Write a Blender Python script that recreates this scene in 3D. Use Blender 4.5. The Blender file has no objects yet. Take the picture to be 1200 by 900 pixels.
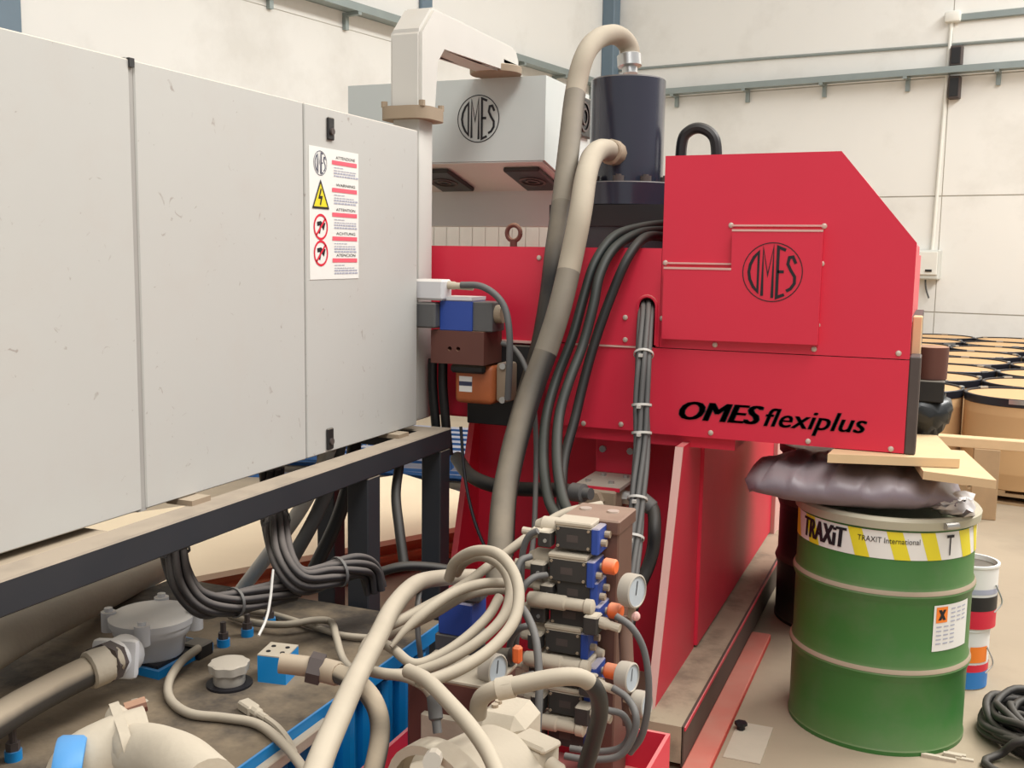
import bpy, bmesh, math, random
from mathutils import Vector, Matrix
random.seed(7)
S = bpy.context.scene
C = S.collection
PI = math.pi

# ---------------------------------------------------------------- camera, light, exposure
cam_d = bpy.data.cameras.new('camera'); cam = bpy.data.objects.new('camera', cam_d); C.objects.link(cam)
cam_d.sensor_width = 36.0; cam_d.lens = 1217/1200*36
cam_d.clip_start = 0.02; cam_d.clip_end = 200
_R = Vector((0.9244, 0.3811, 0.0147)); _U = Vector((-0.0606, 0.1087, 0.9922)); _F = Vector((-0.3765, 0.9181, -0.1236))
cam.matrix_world = Matrix(((_R.x, _U.x, -_F.x, 0), (_R.y, _U.y, -_F.y, 0), (_R.z, _U.z, -_F.z, 1.6), (0, 0, 0, 1)))
S.camera = cam
S.view_settings.view_transform = 'Standard'; S.view_settings.look = 'None'
S.view_settings.gamma = 1.0; S.view_settings.use_curve_mapping = False
S.view_settings.exposure = 0.5
W = bpy.data.worlds.new('hall_daylight'); S.world = W; W.use_nodes = True
W.node_tree.nodes['Background'].inputs[0].default_value = (0.98, 0.98, 1.0, 1)
W.node_tree.nodes['Background'].inputs[1].default_value = 0.36
def skylight(x, y, sx, sy, power, rz=0):
    l = bpy.data.lights.new('roof_skylight_offscreen', 'AREA'); l.shape = 'RECTANGLE'; l.size = sx; l.size_y = sy
    l.energy = power; l.color = (1.0, 0.985, 0.955)
    o = bpy.data.objects.new('roof_skylight_offscreen', l); C.objects.link(o); o.location = (x, y, 9.0); o.rotation_euler = (0, 0, rz)
BR = math.radians(-10.3)          # the hall stands turned against the machine
skylight(2.2, -1.0, 3.0, 14.0, 880, BR)
skylight(5.5, 9.8, 3.0, 10.0, 1200, BR)

# ---------------------------------------------------------------- materials
def lin(c):
    return tuple(((v/255)/12.92 if v/255 <= .04045 else ((v/255+.055)/1.055)**2.4) for v in c)+(1,)
MATS = {}
def mat(name, col, rough=.55, metal=0., dust=0., var=.12, scale=6., bump=0., dustcol=(188, 174, 152), coat=0., speck=None, dark=None, darkamt=0., darkscale=2., darkpos=(.5, .68)):
    m = bpy.data.materials.new(name); m.use_nodes = True
    nt = m.node_tree; N = nt.nodes; L = nt.links; b = N['Principled BSDF']
    tc = N.new('ShaderNodeTexCoord')
    no = N.new('ShaderNodeTexNoise'); no.inputs['Scale'].default_value = scale; no.inputs['Detail'].default_value = 5
    L.new(tc.outputs['Object'], no.inputs['Vector'])
    rgb = lin(col)
    mx = N.new('ShaderNodeMix'); mx.data_type = 'RGBA'
    mx.inputs[6].default_value = tuple(c*(1-var) for c in rgb[:3])+(1,)
    mx.inputs[7].default_value = tuple(min(1, c*(1+var*.6)) for c in rgb[:3])+(1,)
    L.new(no.outputs['Fac'], mx.inputs[0]); out = mx.outputs[2]
    if dark:
        n2 = N.new('ShaderNodeTexNoise'); n2.inputs['Scale'].default_value = darkscale; n2.inputs['Detail'].default_value = 6; n2.inputs['Roughness'].default_value = .65
        L.new(tc.outputs['Object'], n2.inputs['Vector'])
        r = N.new('ShaderNodeValToRGB'); r.color_ramp.elements[0].position = darkpos[0]; r.color_ramp.elements[1].position = darkpos[1]
        r.color_ramp.elements[1].color = (darkamt,)*3+(1,)
        L.new(n2.outputs['Fac'], r.inputs[0])
        m2 = N.new('ShaderNodeMix'); m2.data_type = 'RGBA'; m2.inputs[7].default_value = lin(dark)
        L.new(r.outputs[0], m2.inputs[0]); L.new(out, m2.inputs[6]); out = m2.outputs[2]
    if speck:
        n5 = N.new('ShaderNodeTexNoise'); n5.inputs['Scale'].default_value = 26; n5.inputs['Detail'].default_value = 3; n5.inputs['Distortion'].default_value = 1.5
        L.new(tc.outputs['Object'], n5.inputs['Vector'])
        r5 = N.new('ShaderNodeValToRGB'); r5.color_ramp.elements[0].position = .69; r5.color_ramp.elements[1].position = .76; r5.color_ramp.elements[1].color = (.5, .5, .5, 1)
        L.new(n5.outputs['Fac'], r5.inputs[0]); m5 = N.new('ShaderNodeMix'); m5.data_type = 'RGBA'; m5.inputs[7].default_value = lin(speck)
        L.new(r5.outputs[0], m5.inputs[0]); L.new(out, m5.inputs[6]); out = m5.outputs[2]
    if dust:
        g = N.new('ShaderNodeNewGeometry'); sp = N.new('ShaderNodeSeparateXYZ'); L.new(g.outputs['Normal'], sp.inputs[0])
        mr = N.new('ShaderNodeMapRange'); mr.inputs[1].default_value = .08; mr.inputs[2].default_value = .85
        mr.inputs[3].default_value = .03*dust; mr.inputs[4].default_value = dust
        L.new(sp.outputs[2], mr.inputs[0])
        n3 = N.new('ShaderNodeTexNoise'); n3.inputs['Scale'].default_value = 9; n3.inputs['Detail'].default_value = 4
        L.new(tc.outputs['Object'], n3.inputs['Vector'])
        mu = N.new('ShaderNodeMath'); mu.operation = 'MULTIPLY'; ad = N.new('ShaderNodeMath'); ad.operation = 'ADD'; ad.inputs[1].default_value = .55
        L.new(n3.outputs['Fac'], ad.inputs[0]); L.new(mr.outputs[0], mu.inputs[0]); L.new(ad.outputs[0], mu.inputs[1]); mu.use_clamp = True
        m3 = N.new('ShaderNodeMix'); m3.data_type = 'RGBA'; m3.inputs[7].default_value = lin(dustcol)
        L.new(mu.outputs[0], m3.inputs[0]); L.new(out, m3.inputs[6]); out = m3.outputs[2]
        rr = N.new('ShaderNodeMapRange'); rr.inputs[3].default_value = rough; rr.inputs[4].default_value = .95
        L.new(mu.outputs[0], rr.inputs[0]); L.new(rr.outputs[0], b.inputs['Roughness'])
        mm = N.new('ShaderNodeMapRange'); mm.inputs[3].default_value = metal; mm.inputs[4].default_value = 0
        L.new(mu.outputs[0], mm.inputs[0]); L.new(mm.outputs[0], b.inputs['Metallic'])
    else:
        b.inputs['Roughness'].default_value = rough; b.inputs['Metallic'].default_value = metal
    L.new(out, b.inputs['Base Color'])
    if coat: b.inputs['Coat Weight'].default_value = coat; b.inputs['Coat Roughness'].default_value = .25
    if bump:
        bp = N.new('ShaderNodeBump'); bp.inputs['Strength'].default_value = bump; bp.inputs['Distance'].default_value = .01
        n4 = N.new('ShaderNodeTexNoise'); n4.inputs['Scale'].default_value = scale*8; L.new(tc.outputs['Object'], n4.inputs['Vector'])
        L.new(n4.outputs['Fac'], bp.inputs['Height']); L.new(bp.outputs[0], b.inputs['Normal'])
    MATS[name] = m
    return m
mat('floor', (162, 146, 123), .85, var=.2, scale=1.3, bump=.15, dark=(128, 116, 98), darkamt=.55, darkscale=.9)
mat('wall', (236, 234, 227), .9, var=.05, scale=.8, bump=.12, dark=(206, 202, 192), darkamt=.45, darkscale=.7)
mat('wall_joint', (190, 184, 172), .9)
mat('steel_blue', (106, 125, 138), .5, var=.08)
mat('galv', (150, 160, 158), .45, .5, dust=.3)
mat('pvc', (232, 230, 220), .5)
mat('cab', (184, 183, 178), .5, var=.04, scale=2.5, dark=(176, 165, 156), darkamt=.14, darkscale=5, dust=.5, dustcol=(214, 196, 172), speck=(120, 100, 88))
mat('cab_seam', (158, 155, 150), .5)
mat('housing', (196, 202, 198), .5, var=.05, scale=3, dust=.5)
mat('duct', (200, 197, 190), .5, var=.06, dust=.5, dustcol=(190, 176, 156))
mat('tan_steel', (152, 134, 112), .7, var=.15, dust=.4)
mat('black_plastic', (25, 25, 27), .45, dust=.25)
mat('black_steel', (31, 36, 44), .5, var=.2, dust=.95, dustcol=(160, 146, 128))
mat('red', (213, 32, 62), .45, var=.05, scale=4, dust=.5, dustcol=(215, 160, 150), coat=.1)
mat('red_dusty', (213, 32, 62), .5, var=.12, dust=.45, dustcol=(190, 165, 145))
mat('red_edge', (216, 170, 160), .8)
mat('rail_red', (205, 62, 50), .6, var=.2, dust=.35)
mat('screw', (205, 190, 175), .4, .3)
mat('ink', (22, 20, 25), .55, var=.02)
mat('ink_blue', (50, 56, 84), .55, var=.02)
mat('navy', (42, 45, 60), .22, .1, var=.05, dust=.25, coat=.5)
mat('hose_dust', (146, 135, 118), .75, var=.12, scale=12, dust=.85, dustcol=(182, 170, 150))
mat('hose_black', (22, 23, 25), .45, var=.2, dust=.35, dustcol=(112, 104, 92))
mat('hose_wrap', (24, 24, 26), .5, var=.25, scale=20, dust=.7, dustcol=(170, 156, 134))
mat('hose_grey', (104, 97, 86), .65, var=.25, scale=16, dust=.5, dustcol=(170, 157, 136))
mat('hose_topdust', (40, 37, 35), .6, var=.2, scale=14, dust=1.3, dustcol=(172, 157, 135))
mat('hose_green', (24, 31, 30), .45, var=.2, dust=.35, dustcol=(104, 102, 90))
mat('cable_grey', (84, 84, 84), .55, var=.12, dust=.3, dustcol=(150, 142, 130))
mat('cable_dark', (26, 25, 29), .5, var=.15, dust=.75, dustcol=(116, 108, 102))
mat('tie', (200, 196, 188), .5)
mat('chrome', (190, 190, 188), .3, .8, dust=.3)
mat('alu', (206, 206, 208), .5, .08, var=.1, dust=.75, dustcol=(218, 210, 198))
mat('blue', (8, 136, 206), .4, var=.08, dust=.25, dustcol=(150, 150, 140))
mat('blue_deep', (30, 66, 150), .45, var=.1, dust=.55)
mat('tank_top', (132, 116, 94), .85, var=.25, scale=5, bump=.25, dark=(58, 52, 47), darkamt=.9, darkscale=2.3, darkpos=(.44, .6))
mat('dusty_cast', (186, 174, 154), .85, var=.12, scale=8, bump=.1)
mat('copper_block', (104, 74, 62), .55, .1, var=.15, dust=.45, dustcol=(182, 158, 136))
mat('pump_orange', (176, 96, 52), .55, var=.45, scale=9)
mat('orange', (240, 110, 50), .5, dust=.4, dustcol=(220, 180, 150))
mat('gauge', (170, 163, 152), .4, dust=.4)
mat('dial', (168, 176, 182), .35)
mat('brown', (92, 52, 44), .55, .1, var=.15, dust=.6, dustcol=(190, 150, 120))
mat('rust_bar', (84, 74, 70), .6, .2, var=.3, scale=12)
mat('conn', (44, 42, 42), .55, .1, var=.2, dust=.95, dustcol=(196, 184, 164))
mat('ledge', (168, 152, 128), .9, var=.2, scale=6, dark=(96, 84, 70), darkamt=.6, darkscale=5)
mat('dark_iron', (84, 70, 60), .7, var=.25)
mat('green', (52, 112, 48), .42, var=.1, scale=3, dust=.6, dustcol=(150, 140, 112), dark=(96, 112, 84), darkamt=.3, darkscale=4)
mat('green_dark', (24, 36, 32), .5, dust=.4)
mat('drum_rim', (176, 172, 150), .5, .2, dust=.4)
mat('label_white', (228, 226, 220), .5, var=.03)
mat('label_yellow', (226, 210, 40), .5, var=.04)
mat('label_orange', (244, 130, 40), .5, var=.04)
mat('label_red', (214, 36, 60), .5, var=.04)
mat('label_pinkred', (232, 96, 112), .5, var=.04)
mat('label_blue', (40, 120, 190), .5, var=.04)
mat('label_grey', (170, 172, 188), .5, var=.04)
mat('bag', (128, 116, 124), .38, var=.15, dust=.15)
mat('bag_clear', (200, 194, 190), .3, var=.15)
mat('black_bag', (30, 32, 32), .35, var=.2)
mat('board', (214, 184, 142), .75, var=.1, scale=14)
mat('ply_top', (240, 220, 186), .7, var=.06, scale=4)
mat('ply_edge', (164, 92, 58), .7, var=.3, scale=14)
mat('pallet_wood', (176, 148, 112), .8, var=.2, scale=10)
mat('pallet_blue', (42, 96, 156), .7, var=.25, scale=8, dust=.5)
mat('carton', (198, 160, 114), .8, var=.05, scale=2)
mat('carton_lid', (128, 106, 80), .8, var=.35, scale=5)
mat('ring', (34, 34, 42), .4, .2)
mat('box_grey', (205, 205, 196), .5)

# ---------------------------------------------------------------- mesh helpers
class B:
    def __init__(s, M=None): s.bm = bmesh.new(); s.M = M
    def _fin(s, vs):
        if s.M: bmesh.ops.transform(s.bm, matrix=s.M, verts=vs)
        return s
    def box(s, x0, x1, y0, y1, z0, z1, bev=0., seg=1):
        r = bmesh.ops.create_cube(s.bm, size=1.); vs = r['verts']
        for v in vs: v.co = Vector(((x0+x1)/2+v.co.x*(x1-x0), (y0+y1)/2+v.co.y*(y1-y0), (z0+z1)/2+v.co.z*(z1-z0)))
        if bev:
            es = list({e for v in vs for e in v.link_edges})
            rb = bmesh.ops.bevel(s.bm, geom=es, offset=bev, segments=seg, affect='EDGES', profile=.5)
            vs = list({v for f in rb['faces'] for v in f.verts} | {v for v in vs if v.is_valid})
        return s._fin(vs)
    def ring_stack(s, rings, cap=True):
        R = [[s.bm.verts.new(p) for p in ring] for ring in rings]; n = len(R[0])
        for a, b in zip(R, R[1:]):
            for i in range(n): s.bm.faces.new((a[i], a[(i+1) % n], b[(i+1) % n], b[i]))
        if cap: s.bm.faces.new(list(reversed(R[0]))); s.bm.faces.new(R[-1])
        return s._fin([v for r in R for v in r])
    def cyl(s, p0, p1, r0, r1=None, n=16, cap=True, ph=0.):
        return s.lathe([(r0, 0), (r0 if r1 is None else r1, (Vector(p1)-Vector(p0)).length)], p0, Vector(p1)-Vector(p0), n, cap, ph)
    def lathe(s, prof, org, axis=(0, 0, 1), n=24, cap=True, ph=0.):
        q = Vector(axis).normalized().to_track_quat('Z', 'Y'); o = Vector(org); rings = []
        for r, z in prof: rings.append([o+q @ Vector((r*math.cos(ph+2*PI*i/n), r*math.sin(ph+2*PI*i/n), z)) for i in range(n)])
        return s.ring_stack(rings, cap)
    def tube(s, pts, r, n=8, sub=6, spline=True):
        P = [Vector(p) for p in pts]
        if spline and len(P) > 2:
            Q = [P[0]*2-P[1]]+P+[P[-1]*2-P[-2]]; o = []
            for i in range(1, len(Q)-2):
                for k in range(sub):
                    t = k/sub; a, b, c, d = Q[i-1:i+3]
                    o.append(.5*((2*b)+(c-a)*t+(2*a-5*b+4*c-d)*t*t+(3*b-a-3*c+d)*t**3))
            o.append(P[-1]); P = o
        rings = []; T = (P[1]-P[0]).normalized(); u = T.orthogonal().normalized()
        for i, p in enumerate(P):
            T2 = (P[min(i+1, len(P)-1)]-P[max(i-1, 0)]).normalized()
            u = (u-T2*u.dot(T2)).normalized(); v = T2.cross(u)
            rr = r(i/(len(P)-1)) if callable(r) else r
            rings.append([p+rr*(math.cos(2*PI*k/n)*u+math.sin(2*PI*k/n)*v) for k in range(n)])
        return s.ring_stack(rings)
    def prism(s, poly, f0, f1):
        # poly: 2D points; f0, f1 map a 2D point to 3D for the two sides
        a = [s.bm.verts.new(f0(*p)) for p in poly]; b = [s.bm.verts.new(f1(*p)) for p in poly]; n = len(poly)
        s.bm.faces.new(a); s.bm.faces.new(list(reversed(b)))
        for i in range(n): s.bm.faces.new((a[i], b[i], b[(i+1) % n], a[(i+1) % n]))
        return s._fin(a+b)
    def xz(s, poly, y0, y1): return s.prism(poly, lambda x, z: (x, y0, z), lambda x, z: (x, y1, z))
    def yz(s, poly, x0, x1): return s.prism(poly, lambda y, z: (x0, y, z), lambda y, z: (x1, y, z))
    def xy(s, poly, z0, z1): return s.prism(poly, lambda x, y: (x, y, z0), lambda x, y: (x, y, z1))
    def holed(s, outer, holes, y0, y1):
        # plate in the xz plane with real holes through it
        for y in (y0, y1):
            es = []
            for loop in [outer]+holes:
                v = [s.bm.verts.new((x, y, z)) for x, z in loop]; es += [s.bm.edges.new((v[i], v[(i+1) % len(v)])) for i in range(len(v))]
            bmesh.ops.triangle_fill(s.bm, edges=es, use_beauty=True)
        for loop in [outer]+holes:
            a = [s.bm.verts.new((x, y0, z)) for x, z in loop]; b = [s.bm.verts.new((x, y1, z)) for x, z in loop]; n = len(loop)
            for i in range(n): s.bm.faces.new((a[i], b[i], b[(i+1) % n], a[(i+1) % n]))
        bmesh.ops.remove_doubles(s.bm, verts=s.bm.verts, dist=1e-5)
        return s
    def sphere(s, c, r, n=10, sc=(1, 1, 1)):
        q = bmesh.ops.create_uvsphere(s.bm, u_segments=n, v_segments=max(4, n//2+1), radius=r)
        for v in q['verts']: v.co = Vector((v.co.x*sc[0], v.co.y*sc[1], v.co.z*sc[2]))+Vector(c)
        return s._fin(q['verts'])
    def faces(s, vs, fs):
        V = [s.bm.verts.new(v) for v in vs]
        for f in fs:
            try: s.bm.faces.new([V[i] for i in f])
            except ValueError: pass
        return s._fin(V)
def rrect(cx, cy, hx, hy, r, n=5):
    P = []
    for k, (sx, sy) in enumerate(((1, 1), (-1, 1), (-1, -1), (1, -1))):
        for i in range(n+1):
            a = PI/2*(k+i/n); P.append((cx+sx*(hx-r)+r*math.cos(a), cy+sy*(hy-r)+r*math.sin(a)))
    return P
ORG = {}
def obj(name, b, m, parent=None, smooth=35):
    bm = b.bm; bmesh.ops.recalc_face_normals(bm, faces=bm.faces)
    if parent is not None and parent.name in ORG: bmesh.ops.translate(bm, vec=-ORG[parent.name], verts=bm.verts)
    me = bpy.data.meshes.new(name); bm.to_mesh(me); bm.free()
    me.materials.append(MATS[m] if isinstance(m, str) else m)
    if smooth:
        me.polygons.foreach_set('use_smooth', [True]*len(me.polygons)); me.set_sharp_from_angle(angle=math.radians(smooth))
    o = bpy.data.objects.new(name, me); C.objects.link(o)
    if parent is not None:
        o.parent = parent
        if parent.name in ORG: ORG[o.name] = ORG[parent.name]
    return o
def tag(o, label, cat, group=None):
    o['label'] = label; o['category'] = cat
    if group: o['group'] = group
    return o
def thing(name, label, cat, loc=(0, 0, 0), group=None):
    o = bpy.data.objects.new(name, None); C.objects.link(o); o.location = loc; ORG[o.name] = Vector(loc); o.empty_display_size = .1
    return tag(o, label, cat, group)
def struct(name, b, m, parent=None):
    o = obj(name, b, m, parent)
    if parent is None: o['kind'] = 'structure'
    return o
def copy_tree(o, parent=None):
    c = o.copy(); C.objects.link(c); c.parent = parent
    for ch in o.children: copy_tree(ch, c)
    return c
def share(src, loc, parent, rot=None):
    o = bpy.data.objects.new(src.name.split('.')[0], src.data); C.objects.link(o); o.parent = parent
    o.location = Vector(loc)-(ORG[parent.name] if parent.name in ORG else Vector())
    if rot: o.rotation_euler = rot
    return o
def text_polys(txt, bold=0., shear=0.):
    cu = bpy.data.curves.new('t', 'FONT'); cu.body = txt; cu.size = 1; cu.offset = bold; cu.shear = shear; cu.resolution_u = 3; cu.fill_mode = 'FRONT'
    ob = bpy.data.objects.new('t', cu); C.objects.link(ob); dg = bpy.context.evaluated_depsgraph_get(); dg.update()
    me = bpy.data.meshes.new_from_object(ob.evaluated_get(dg))
    vs = [tuple(v.co) for v in me.vertices]; fs = [tuple(p.vertices) for p in me.polygons]
    bpy.data.objects.remove(ob); bpy.data.curves.remove(cu); bpy.data.meshes.remove(me)
    return vs, fs
def text(b, txt, f, w, h, bold=0., shear=0.):
    """lettering scaled to w x h; f maps (u, v) in metres from its lower left corner to a point"""
    vs, fs = text_polys(txt, bold, shear)
    x0 = min(v[0] for v in vs); x1 = max(v[0] for v in vs); y0 = min(v[1] for v in vs); y1 = max(v[1] for v in vs)
    b.faces([f((v[0]-x0)/(x1-x0)*w, (v[1]-y0)/(y1-y0)*h) for v in vs], fs)
    return b
def stroke(b, pts, w, f, closed=False):
    n = len(pts); L = []; R = []
    for i in range(n):
        p = Vector(pts[i]); a = Vector(pts[(i-1) % n]) if (i or closed) else None; c = Vector(pts[(i+1) % n]) if (i < n-1 or closed) else None
        d1 = (p-a).normalized() if a is not None else (c-p).normalized(); d2 = (c-p).normalized() if c is not None else d1
        t = (d1+d2); t = t.normalized() if t.length > 1e-6 else d1
        nn = Vector((-t.y, t.x)); k = min(2., 1/max(.3, abs(nn.dot(Vector((-d1.y, d1.x))))))
        L.append(p+nn*w/2*k); R.append(p-nn*w/2*k)
    m = n if closed else n-1
    b.faces([f(*p) for p in L+R], [(i, (i+1) % n, n+(i+1) % n, n+i) for i in range(m)])
def disc_ring(b, r0, r1, f, n=40, c=(0, 0)):
    b.faces([f(c[0]+r*math.cos(2*PI*i/n), c[1]+r*math.sin(2*PI*i/n)) for r in (r0, r1) for i in range(n)], [(i, (i+1) % n, n+(i+1) % n, n+i) for i in range(n)])
def hose(name, label, pts, r, m, cat='hose', group=None, n=10, ends=(), fit='chrome', parent=None, sub=6, split=None):
    b = B().tube(pts, r, n, sub)
    if split:       # sleeves of other stuff follow along the length: [(where it ends, material), ...]
        t = thing(name, label, cat, pts[0], group); lo = 0
        K = sum(1 for f in b.bm.faces if len(f.verts) == 4)
        for end, mm in split:
            hi = int(K*end)//n*n; c = B().tube(pts, r, n, sub)
            bmesh.ops.delete(c.bm, geom=[f for i, f in enumerate(list(c.bm.faces)) if not lo <= i < hi], context='FACES')
            obj('hose_sleeve', c, mm, t, 60); lo = hi
        b.bm.free(); P = [Vector(p) for p in pts]
        for e in ends:
            a, c_ = (P[0], P[1]) if e == 0 else (P[-1], P[-2]); d = (c_-a).normalized()
            obj('ferrule', B().lathe([(r*.8, -.03), (r*.8, -.005), (r*1.25, 0), (r*1.25, .045), (r*1.1, .05)], a, d, n=12), fit, t)
        return t
    if parent is not None: return obj(name, b, m, parent, 60)
    t = thing(name, label, cat, pts[0], group) if ends else None
    o = obj('hose_tube' if ends else name, b, m, t, 60)
    P = [Vector(p) for p in pts]
    for e in ends:
        a, c = (P[0], P[1]) if e == 0 else (P[-1], P[-2]); d = (c-a).normalized()
        rr = r(0 if e == 0 else 1) if callable(r) else r
        obj('ferrule', B().lathe([(rr*.8, -.03), (rr*.8, -.005), (rr*1.25, 0), (rr*1.25, .045), (rr*1.1, .05)], a, d, n=12), fit, t)
    if t is None: tag(o, label, cat, group)
    return t or o
def bundle(name, label, pts, r, m, count, spread, ties=(), tie_m='tie', cat='cable bundle', n=8):
    t = thing(name, label, cat, pts[0]); P = [Vector(p) for p in pts]
    for k in range(count):
        a = 2*PI*k/max(1, count-1); rad = 0 if k == count-1 and count > 4 else spread; Q = []
        for i, p in enumerate(P):
            T = (P[min(i+1, len(P)-1)]-P[max(i-1, 0)]).normalized(); u = T.cross(Vector((.3, 1, .2))).normalized(); v = T.cross(u)
            w = a+.35*i; Q.append(p+rad*(math.cos(w)*u+math.sin(w)*v)*(1+.12*math.sin(k*3.1+i*1.7)))
        obj('cable', B().tube(Q, r, n), m, t, 60)
    for f in ties:
        i = min(int(f), len(P)-2); p = P[i].lerp(P[i+1], f-i); d = (P[i+1]-P[i]).normalized()
        R_ = spread+r*1.25; b = B().lathe([(R_, -.004), (R_+.003, -.004), (R_+.003, .004), (R_, .004)], p, d, n=16, cap=False); b.lathe([(R_, .004), (R_, -.004)], p, d, n=16, cap=False)
        q = d.orthogonal().normalized(); b.box(p.x-.5*.012, p.x+.006, p.y-R_-.012, p.y-R_+.002, p.z-.005, p.z+.005)
        obj('cable_tie', b, tie_m, t)
    return t
def omes_logo(f, ringw=.05, lw=.1):
    b = B(); disc_ring(b, 1-ringw, 1., f)
    stroke(b, [(-.47, .66), (-.62, .5), (-.74, .25), (-.78, 0), (-.74, -.25), (-.62, -.5), (-.47, -.66)], lw, f, True)
    stroke(b, [(-.32, -.8), (-.32, .8), (-.15, -.1), (.02, .86), (.02, -.86)], lw, f)
    stroke(b, [(.42, .74), (.17, .84), (.17, -.84), (.42, -.74)], lw, f); stroke(b, [(.17, .02), (.38, .02)], lw, f)
    stroke(b, [(.76, .3), (.66, .52), (.54, .5), (.5, .28), (.6, .08), (.74, -.14), (.74, -.36), (.62, -.54), (.48, -.62)], lw, f)
    return b

# ---------------------------------------------------------------- the hall
CORNER = Vector((-4.856, 15.435, 0))
HM = Matrix.Translation(CORNER) @ Matrix.Rotation(BR, 4, 'Z')      # x along the back wall, y along the left wall
floor = struct('floor', B().box(-14, 14, -8, 22, -.1, 0), 'floor')
ROWS = [(0, .94), (.94, 2.425), (2.425, 3.91), (3.91, 5.395), (5.395, 6.88), (6.88, 8.4)]
wb = struct('wall_back', B(HM).box(-.3, 16, .012, .3, 0, 8.4), 'wall_joint')
for z0, z1 in ROWS:
    for x0, x1 in ((-.05, 4.87), (4.87, 9.87), (9.87, 16)):
        struct('wall_panel', B(HM).box(x0+.006, x1-.006, 0, .013, z0+.008, z1-.008), 'wall', wb)
wl = struct('wall_left', B(HM).box(-.3, -.008, -22, .1, 0, 8.4), 'wall_joint')
for z0, z1 in ROWS:
    for y0, y1 in ((-22, -11), (-11, 0)):
        struct('wall_panel', B(HM).box(-.009, 0, y0+.003, y1-.003, z0+.004, z1-.004), 'wall', wl)
for i, (x0, y0) in enumerate(((.0, -.2), (0, -9.72), (0, -4.62))):
    c = struct('trim_%d' % (i+1), B(HM).box(x0, x0+(.2 if i == 0 else .055), y0, y0+.2, 0, 8.4, .012), 'steel_blue')

def tray(label, along, L0, L1, z, w=.22):
    def bx(b, a0, a1, o0, o1, z0, z1):
        return b.box(a0, a1, -o1, -o0, z0, z1) if along == 'x' else b.box(o0, o1, a0, a1, z0, z1)
    o = HM @ Vector((L0, -.1, z) if along == 'x' else (.1, L0, z))
    t = thing('cable_tray', label, 'cable tray', o)
    obj('tray_base', bx(B(HM), L0, L1, .06, w, z, z+.006), 'galv', t)
    obj('side_rail', bx(B(HM), L0, L1, w-.004, w+.004, z-.005, z+.075), 'galv', t)
    obj('side_rail', bx(B(HM), L0, L1, .06, .068, z-.005, z+.075), 'galv', t)
    a = L0+.89 if along == 'x' else L0+.4
    while a < L1:
        b = bx(B(HM), a, a+.05, -.001, w, z-.035, z); bx(b, a, a+.05, -.001, .045, z-.17, z-.034)
        obj('bracket', b, 'galv', t); a += 1.07
tray('galvanised cable tray on brackets along the bright back wall', 'x', .25, 11, 3.93)
tray('galvanised cable tray on brackets along the left wall above the cabinet', 'y', -17, -.3, 4.06)
tag(obj('wall_cable', B(HM).tube([(.2, -.015, 4.36), (2.5, -.015, 4.34), (4.9, -.015, 4.30), (8, -.015, 4.27), (11, -.015, 4.25)], .02, 6, 2), 'galv'), 'thin grey cable clipped to the back wall above its tray', 'cable')
t = thing('wall_conduit', 'white vertical conduit with junction head running down the back wall', 'conduit', HM @ Vector((4.83, -.03, 1.7)))
obj('pipe', B(HM).cyl((4.86, -.03, 4.6), (4.80, -.03, 1.7), .022, n=10), 'pvc', t)
obj('junction_head', B(HM).box(4.78, 4.97, -.11, 0, 4.56, 4.70, .03, 2), 'pvc', t)
obj('side_pipe', B(HM).box(4.95, 10, -.05, 0, 4.57, 4.66, .01), 'galv', t)
for z0, z1, lab in ((4.02, 4.27, 'small dark box on the back wall just above the cable tray'), (3.62, 3.9, 'small dark box on the back wall just below the cable tray')):
    t = thing('wall_box', lab, 'box', HM @ Vector((4.95, -.05, z0)))
    obj('housing', B(HM).box(4.88, 5.02, -.12, 0, z0, z1, .012), 'rust_bar', t)
    obj('cover', B(HM).box(4.90, 5.0, -.13, -.119, z0+.03, z1-.03), 'black_plastic', t)
t = thing('electrical_box', 'pale grey electrical box on the back wall beside the red machine', 'box', HM @ Vector((4.78, -.08, 1.35)))
obj('housing', B(HM).box(4.58, 4.92, -.16, 0, 1.36, 1.74, .015), 'box_grey', t)
obj('lid', B(HM).box(4.60, 4.90, -.18, -.158, 1.42, 1.72, .008), 'pvc', t)
obj('latch', B(HM).box(4.76, 4.84, -.19, -.178, 1.46, 1.49), 'black_plastic', t)
obj('cable', B(HM).tube([(4.75, -.08, 1.37), (4.76, -.07, 1.25), (4.80, -.05, 1.12)], .012, 6), 'cable_grey', t)

# ---------------------------------------------------------------- fibre drums on pallets at the back
DP = .775
def drum_pos(k, r):
    return Vector((.575, 7.86, 0))+k*DP*Vector((.984, -.179, 0))+r*DP*Vector((.179, .984, 0))
pal = thing('pallet', 'wooden pallet under the cardboard drums', 'pallet', (0, 0, 0), 'pallets under the cardboard drums')
for i in range(7): obj('deck_board', B().box(-.76+i*.2367, -.76+i*.2367+.1, -.76, .76, .075, .095), 'pallet_wood', pal)
for i in range(3):
    obj('stringer', B().box(-.76, .76, -.76+i*.71, -.66+i*.71, .055, .075), 'pallet_wood', pal)
    obj('bottom_board', B().box(-.76, .76, -.76+i*.71, -.66+i*.71, 0, .015), 'pallet_wood', pal)
    for j in range(3): obj('block', B().box(-.76+j*.69, -.62+j*.69, -.76+i*.71, -.66+i*.71, .015, .055), 'pallet_wood', pal)
dr = thing('fibre_drum', 'x', 'drum', (0, 0, 0))
obj('body', B().lathe([(.375, .0), (.38, .005), (.38, .10), (.3805, .103), (.3805, .112), (.38, .115), (.38, .485), (.3805, .488), (.3805, .497), (.38, .50), (.38, .60)], (0, 0, 0), n=36), 'carton', dr)
obj('lid', B().lathe([(.372, .55), (.372, .578), (.355, .578), (.345, .572), (.1, .571)], (0, 0, 0), n=36), 'carton_lid', dr)
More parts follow.
